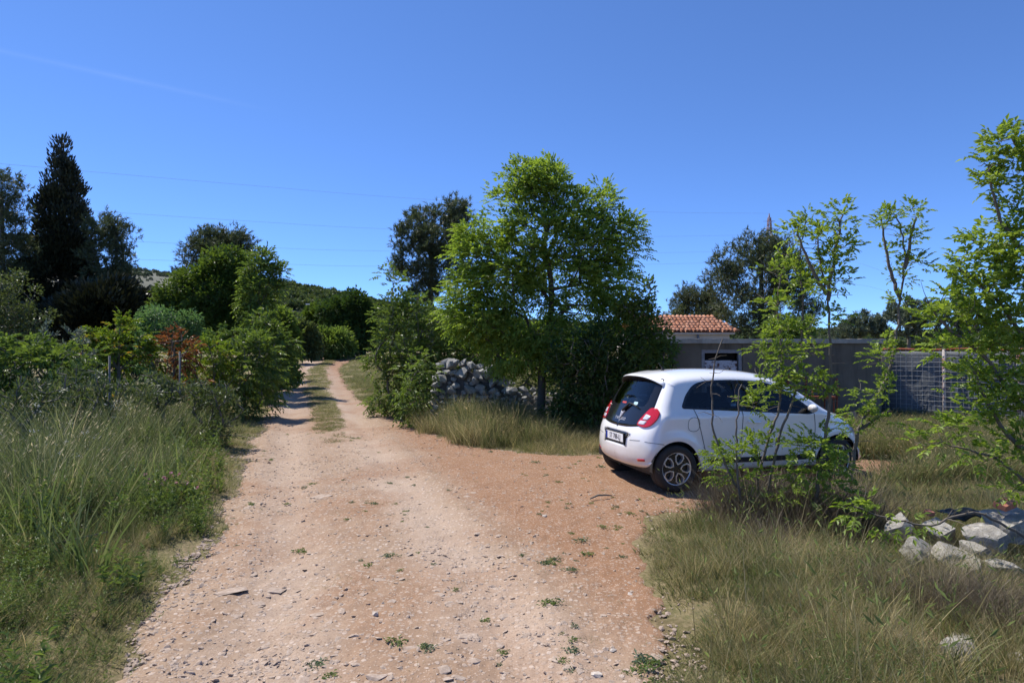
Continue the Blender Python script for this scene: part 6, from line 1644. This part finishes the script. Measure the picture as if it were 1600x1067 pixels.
xc, yc = np.array([-0.85, -0.45, -0.1, -1.15, 0.15]), np.array([13.3, 12.7, 13.1, 13.7, 12.6]); xa, ya = clumps(xc, yc, 40, 0.20); sc = np.repeat(1.5 + 0.5 * rs0.rand(len(xc)), 40) * (0.7 + 0.4 * rs0.rand(len(xa)))
put('tall_tussocks', xa, ya, sc, LIB_GREEN, 6, 'tallest feathery grass clumps half hiding the stone wall', 'grass', 1.7)
x, y = cand(12000, 18, 62, -0.36, 0.1, 1.2); e = -road_sdf(x, y); k = (e > 0.0) & (x > np.interp(y, [11, 14.5, 20, 30, 46, 62], [-0.3, -2.3, -4.5, -7.6, -12.2, -15]) - 0.2) & clear_of_things(x, y) & (vnoise(x, y, 0.8, 2, 47) > 0.35); x, y = x[k], y[k]
put('meadow_grass', x, y, 1.0 + 0.8 * rs0.rand(len(x)) + 0.02 * y, LIB_SHORT, 5, 'thin short grass right of the far track', 'grass', 0.8)
# weeds and gravel on the road
x, y = cand(2200, 3.0, 14, -0.45, 0.35, 1.2); s = road_sdf(x, y); mid = np.exp(-((x + 0.25 + 0.19 * y) / 0.55) ** 2)
k = (s > 0.02) & (rs0.rand(len(x)) < 0.06 + 0.45 * sstep(0.35, 0.02, s) + 0.35 * mid * sstep(0.45, 0.6, vnoise(x, y, 0.9, 3, 51)) + 0.25 * (x > 0.25)) & clear_of_things(x, y) & (vnoise(x, y, 1.6, 2, 52) > 0.45)
x, y = x[k], y[k]; put('road_weeds', x, y, 0.25 + 0.5 * rs0.rand(len(x)) ** 2, LIB_FLAT, 6, 'small flat green weeds dotted over the stony track', 'weeds', z=rz_(x, y) + 0.018)
x, y = cand(900, 3.0, 12, -0.4, 0.3, 1.2); k = (road_sdf(x, y) > 0.05) & (vnoise(x, y, 1.5, 2, 53) > 0.55) & clear_of_things(x, y); x, y = x[k], y[k]
put('road_tufts', x, y, 0.3 + 0.35 * rs0.rand(len(x)), LIB_SHORT, 5, 'tiny grass tufts growing in the stony track', 'grass', 0.6, rz_(x, y) + 0.01)
x, y = cand(150000, 2.4, 16, -0.6, 0.45, 1.6); s = road_sdf(x, y); g = vnoise(x, y, 0.9, 3, 61)
redside = sstep(-0.1, 0.5, x - 0.02*y) * sstep(9.5, 7, y)
k = (s > -0.15) & clear_of_things(x, y) & (rs0.rand(len(x)) < (0.22 + 1.0 * sstep(0.38, 0.60, g)) * (1 - 0.70 * redside)); x, y = x[k], y[k]; n = len(x)
sz = 0.005 + 0.008 * rs0.rand(n) + 0.026 * rs0.rand(n) ** 5
put('gravel', x, y, sz, LIB_PEB, 8, 'loose pinkish gravel strewn over the track', 'gravel', 0.75, z=rz_(x, y) + 0.016, tilt=0.3)
# larger stones bedded in the road, each a piece of it
ms = [hull_stone(320 + i, 15, 0.42) for i in range(10)]
for m_ in ms: m_.materials.append(M_PEBBLE)
x, y = cand(2600, 2.9, 9.5, -0.5, 0.35, 1.5); s = road_sdf(x, y); g = vnoise(x, y, 0.8, 3, 62)
k = (s > -0.05) & clear_of_things(x, y) & (rs0.rand(len(x)) < (0.25 + sstep(0.42, 0.6, g)) * (1 - 0.85 * sstep(-0.1, 0.5, x - 0.02*y))); x, y = x[k][:290], y[k][:290]
for i in range(len(x)):
    q = 0.022 + 0.05 * rs0.rand() ** 2.2
    obj('stone', ms[i % 10], road, (x[i], y[i], float(rz_(x[i], y[i])) + 0.010), (0.12 * rs0.randn(), 0.12 * rs0.randn(), rs0.rand() * 6.28), (q, q * (0.6 + 0.4 * rs0.rand()), q * 0.40))
# flat bedrock slabs showing through the track
for i, (px, py, w, h) in enumerate(((725, 992, 44, 20), (690, 1000, 30, 18), (740, 1030, 34, 14), (702, 946, 30, 14), (640, 1015, 40, 12), (500, 776, 34, 7), (360, 925, 60, 14), (425, 915, 44, 14), (455, 940, 24, 12), (600, 905, 30, 12), (715, 1055, 30, 12), (590, 1058, 34, 12))):
    gx, gy = ground_px(px, py); sx = w / 2000 * gy
    obj('bedrock_slab', ms[i % 10], road, (gx, gy, float(rz_(gx, gy)) + 0.004), (0.05 * rs0.randn(), 0.05 * rs0.randn(), rs0.rand() * 0.8 - 0.4), (sx * 1.25, sx * 0.95, 0.045))
# loose stones one can tell apart
for px, py, w, lab in ((931, 1054, 20, 'pale fist-sized stone at the bottom of the picture, right of the track'), (957, 1017, 12, 'small pale stone with green weeds beside it, right of the track'), (984, 928, 11, 'small pale stone near the grassy bank edge'),
                       (851, 808, 9, 'small dark and white stone on the red dirt before the car'), (587, 965, 17, 'angular whitish stone lying in the middle of the track'), (832, 896, 8, 'tiny whitish stone beside a weed on the right-hand track')):
    gx, gy = ground_px(px, py); q = w / 2000 * gy * 1.15
    m_ = hull_stone(int(px), 16, 0.75); m_.materials.append(M_LOOSE)
    o = obj('loose_stone', m_, None, (gx, gy, float(rz_(gx, gy)) + q * 0.35), (0.1, 0.2, px), (q, q, q * 0.85)); tag(o, lab, 'stone', 'loose stones on the track')
q = MB(); gx, gy = ground_px(938, 781); gz_ = float(rz_(gx, gy)) + 0.03
q.tube([(gx - 0.13, gy - 0.05, gz_), (gx - 0.03, gy, gz_ + 0.03), (gx + 0.08, gy + 0.03, gz_ + 0.025), (gx + 0.15, gy + 0.06, gz_ + 0.01)], [0.008, 0.013, 0.011, 0.006], 6); tag(q.obj('dry_stick', BARK_GREY, None, True), 'short dry stick lying on the red dirt near the car', 'stick')
# rocks on the bank
def bank_rock(px, py, d, w, h, seed, lab, mat=None, rot=(0, 0, 0), dep=0.9):
    m_ = rock_mesh(seed, 4, 16, 0.035); m_.materials.append(mat or M_ROCK); p = at(px, py, d)
    o = obj('limestone_rock', m_, None, (p.x, d, p.z), rot, (w / 2000 * d, w / 2000 * d * dep, h / 2000 * d)); tag(o, lab, 'rock', 'rocks on the bank'); return o
for i, (px, py, d, w, h, lab, rt) in enumerate((
        (1585, 818, 5.3, 110, 84, 'largest rock of the heap at the right edge, with a broken brick on top', (-0.25, -0.2, 2.6)),
        (1545, 838, 5.15, 70, 50, 'pale rock leaning on the left of the largest rock', (0.4, 0.2, 1.1)),
        (1440, 862, 5.1, 84, 50, 'pale rock at the left of the heap centre', (0.3, 0.1, 0.2)),
        (1492, 868, 5.0, 78, 44, 'pale flat rock in the middle of the rock heap', (0.3, -0.1, 0.9)),
        (1463, 822, 5.4, 64, 48, 'brownish rock below the black sheet', (0.4, 0.1, 0.7)),
        (1516, 888, 4.85, 52, 40, 'small rock with a bright white face below the heap', (0.5, 0.0, 1.2)),
        (1392, 905, 4.8, 92, 40, 'long grey rock lying in the grass left of the heap', (0.2, -0.45, 0.3)),
        (1362, 918, 4.6, 44, 24, 'small grey stone at the left tip of the long rock', (0.3, 0.2, 1.3)),
        (1408, 818, 5.55, 52, 40, 'grey rock at the left end of the heap', (0.5, 0.1, 0.3)),
        (1348, 976, 4.3, 30, 18, 'small whitish stone in the dry grass of the bank', (0.3, 0.3, 0.3)),
        (1525, 858, 5.1, 54, 36, 'tan rock wedged between the pale rocks', (0.4, 0.3, 0.9)),
        (1560, 880, 4.8, 56, 36, 'grey rock in the grass under the largest rock', (0.3, 0.2, 1.9)),
        (1472, 898, 4.75, 46, 26, 'low pale stone in front of the heap', (0.3, 0.1, 2.4)),
        (1500, 1036, 3.7, 130, 84, 'big pale rock at the bottom edge near the right corner', (0.3, 0.1, 0.3)),
        (1575, 1046, 3.6, 96, 64, 'pale rock right of the big rock in the bottom corner', (0.3, 0.2, 1.0)))):
    bank_rock(px, py + 4, d, w * 1.15, h * 1.15, 40 + i, lab, rot=rt, dep=1.0)
p = at(1568, 787, 5.25); q = MB(); q.box((-0.075, -0.05, -0.025), (0.075, 0.05, 0.025)); o = q.obj('broken_brick', M_BRICK, None, bevel=0.006); o.location = p; o.rotation_euler = (0.25, -0.15, 0.4); tag(o, 'broken red brick lying on the largest rock of the heap', 'brick')
p = at(1450, 800, 5.55); q = MB(); q.box((-0.03, -0.03, -0.02), (0.03, 0.03, 0.02)); o = q.obj('broken_brick', M_BRICK, None, bevel=0.006); o.location = p; o.rotation_euler = (0.25, 0.1, 0.2); tag(o, 'small red brick fragment beside the black sheet', 'brick')
# crumpled near-black sheet filling the dark area of the rock heap
xs = np.linspace(-0.15, 0.16, 26); ys = np.linspace(-0.08, 0.10, 16); Xg, Yg = np.meshgrid(xs, ys); Zg = 0.10 * vnoise(Xg, Yg, 9, 3, 71) - 0.5 * (Yg + 0.2) ** 2 * 0 - 0.9 * np.maximum(0, -Yg - 0.02) * 0.9
i, j = np.meshgrid(np.arange(15), np.arange(25), indexing='ij'); F = np.stack([i*26+j, i*26+j+1, (i+1)*26+j+1, (i+1)*26+j], -1).reshape(-1, 4)
o = obj('black_sheet', mesh_np('black_sheet', np.stack([Xg, Yg, Zg], -1).reshape(-1, 3), F, M_TARP, True), None, at(1500, 806, 5.6), (0, 0.05, 0.1)); md = o.modifiers.new('thick', 'SOLIDIFY'); md.thickness = 0.006
tag(o, 'crumpled black sheet draped over the rock heap', 'plastic sheet')
# pink flowers in the left verge
L_PINK = leaf_mat('pink_petal', (0.50, 0.20, 0.30), (0.66, 0.38, 0.46), 0.3, tint=(1.1, 0.9, 0.95))
gx, gy = ground_px(262, 800); fl = thing('pink_flowers', 'small clump of pink wildflowers in the left verge', 'flowers', (gx, gy, float(gz(gx, gy)))); rs = np.random.RandomState(5)
tp = np.stack([rs.randn(16) * 0.17, rs.randn(16) * 0.10, 0.22 + 0.10 * rs.rand(16)], 1); q = MB()
for t_ in tp: q.tube([(t_[0] * 0.6, t_[1] * 0.6, -0.02), tuple(t_)], 0.003, 4)
q.obj('stems', G_WEED, fl)
P = np.repeat(tp, 9, 0); D = unit(rs.normal(size=P.shape) + np.array([[0, 0, 0.5]])); V, F = leaves(P, D, rs.normal(size=P.shape), np.full(len(P), 0.026), np.full(len(P), 0.018)); obj('petals', mesh_np('petals', V, F, L_PINK, False, np.repeat(rs.rand(len(P)), 2)), fl)

# dead branch lying in the left verge
gx, gy = ground_px(70, 890); z0 = float(gz(gx, gy)) + 0.05; db = thing('dead_branch', 'dry fallen branch lying in the brown grass at lower left', 'branch', (gx, gy, z0))
q = MB(); q.tube([(-0.45, -0.12, 0), (-0.15, 0, 0.05), (0.12, 0.05, 0.10), (0.40, 0.20, 0.14)], [0.012, 0.011, 0.009, 0.004], 6); q.obj('limb', BARK_PALE, db, True)
for a_, b_ in (((-0.15, 0, 0.05), (0.02, -0.16, 0.16)), ((0.12, 0.05, 0.10), (0.30, -0.02, 0.26)), ((-0.3, -0.06, 0.03), (-0.28, 0.12, 0.16))):
    q = MB(); q.tube([a_, b_], [0.006, 0.002], 5); q.obj('twig', BARK_PALE, db, True)
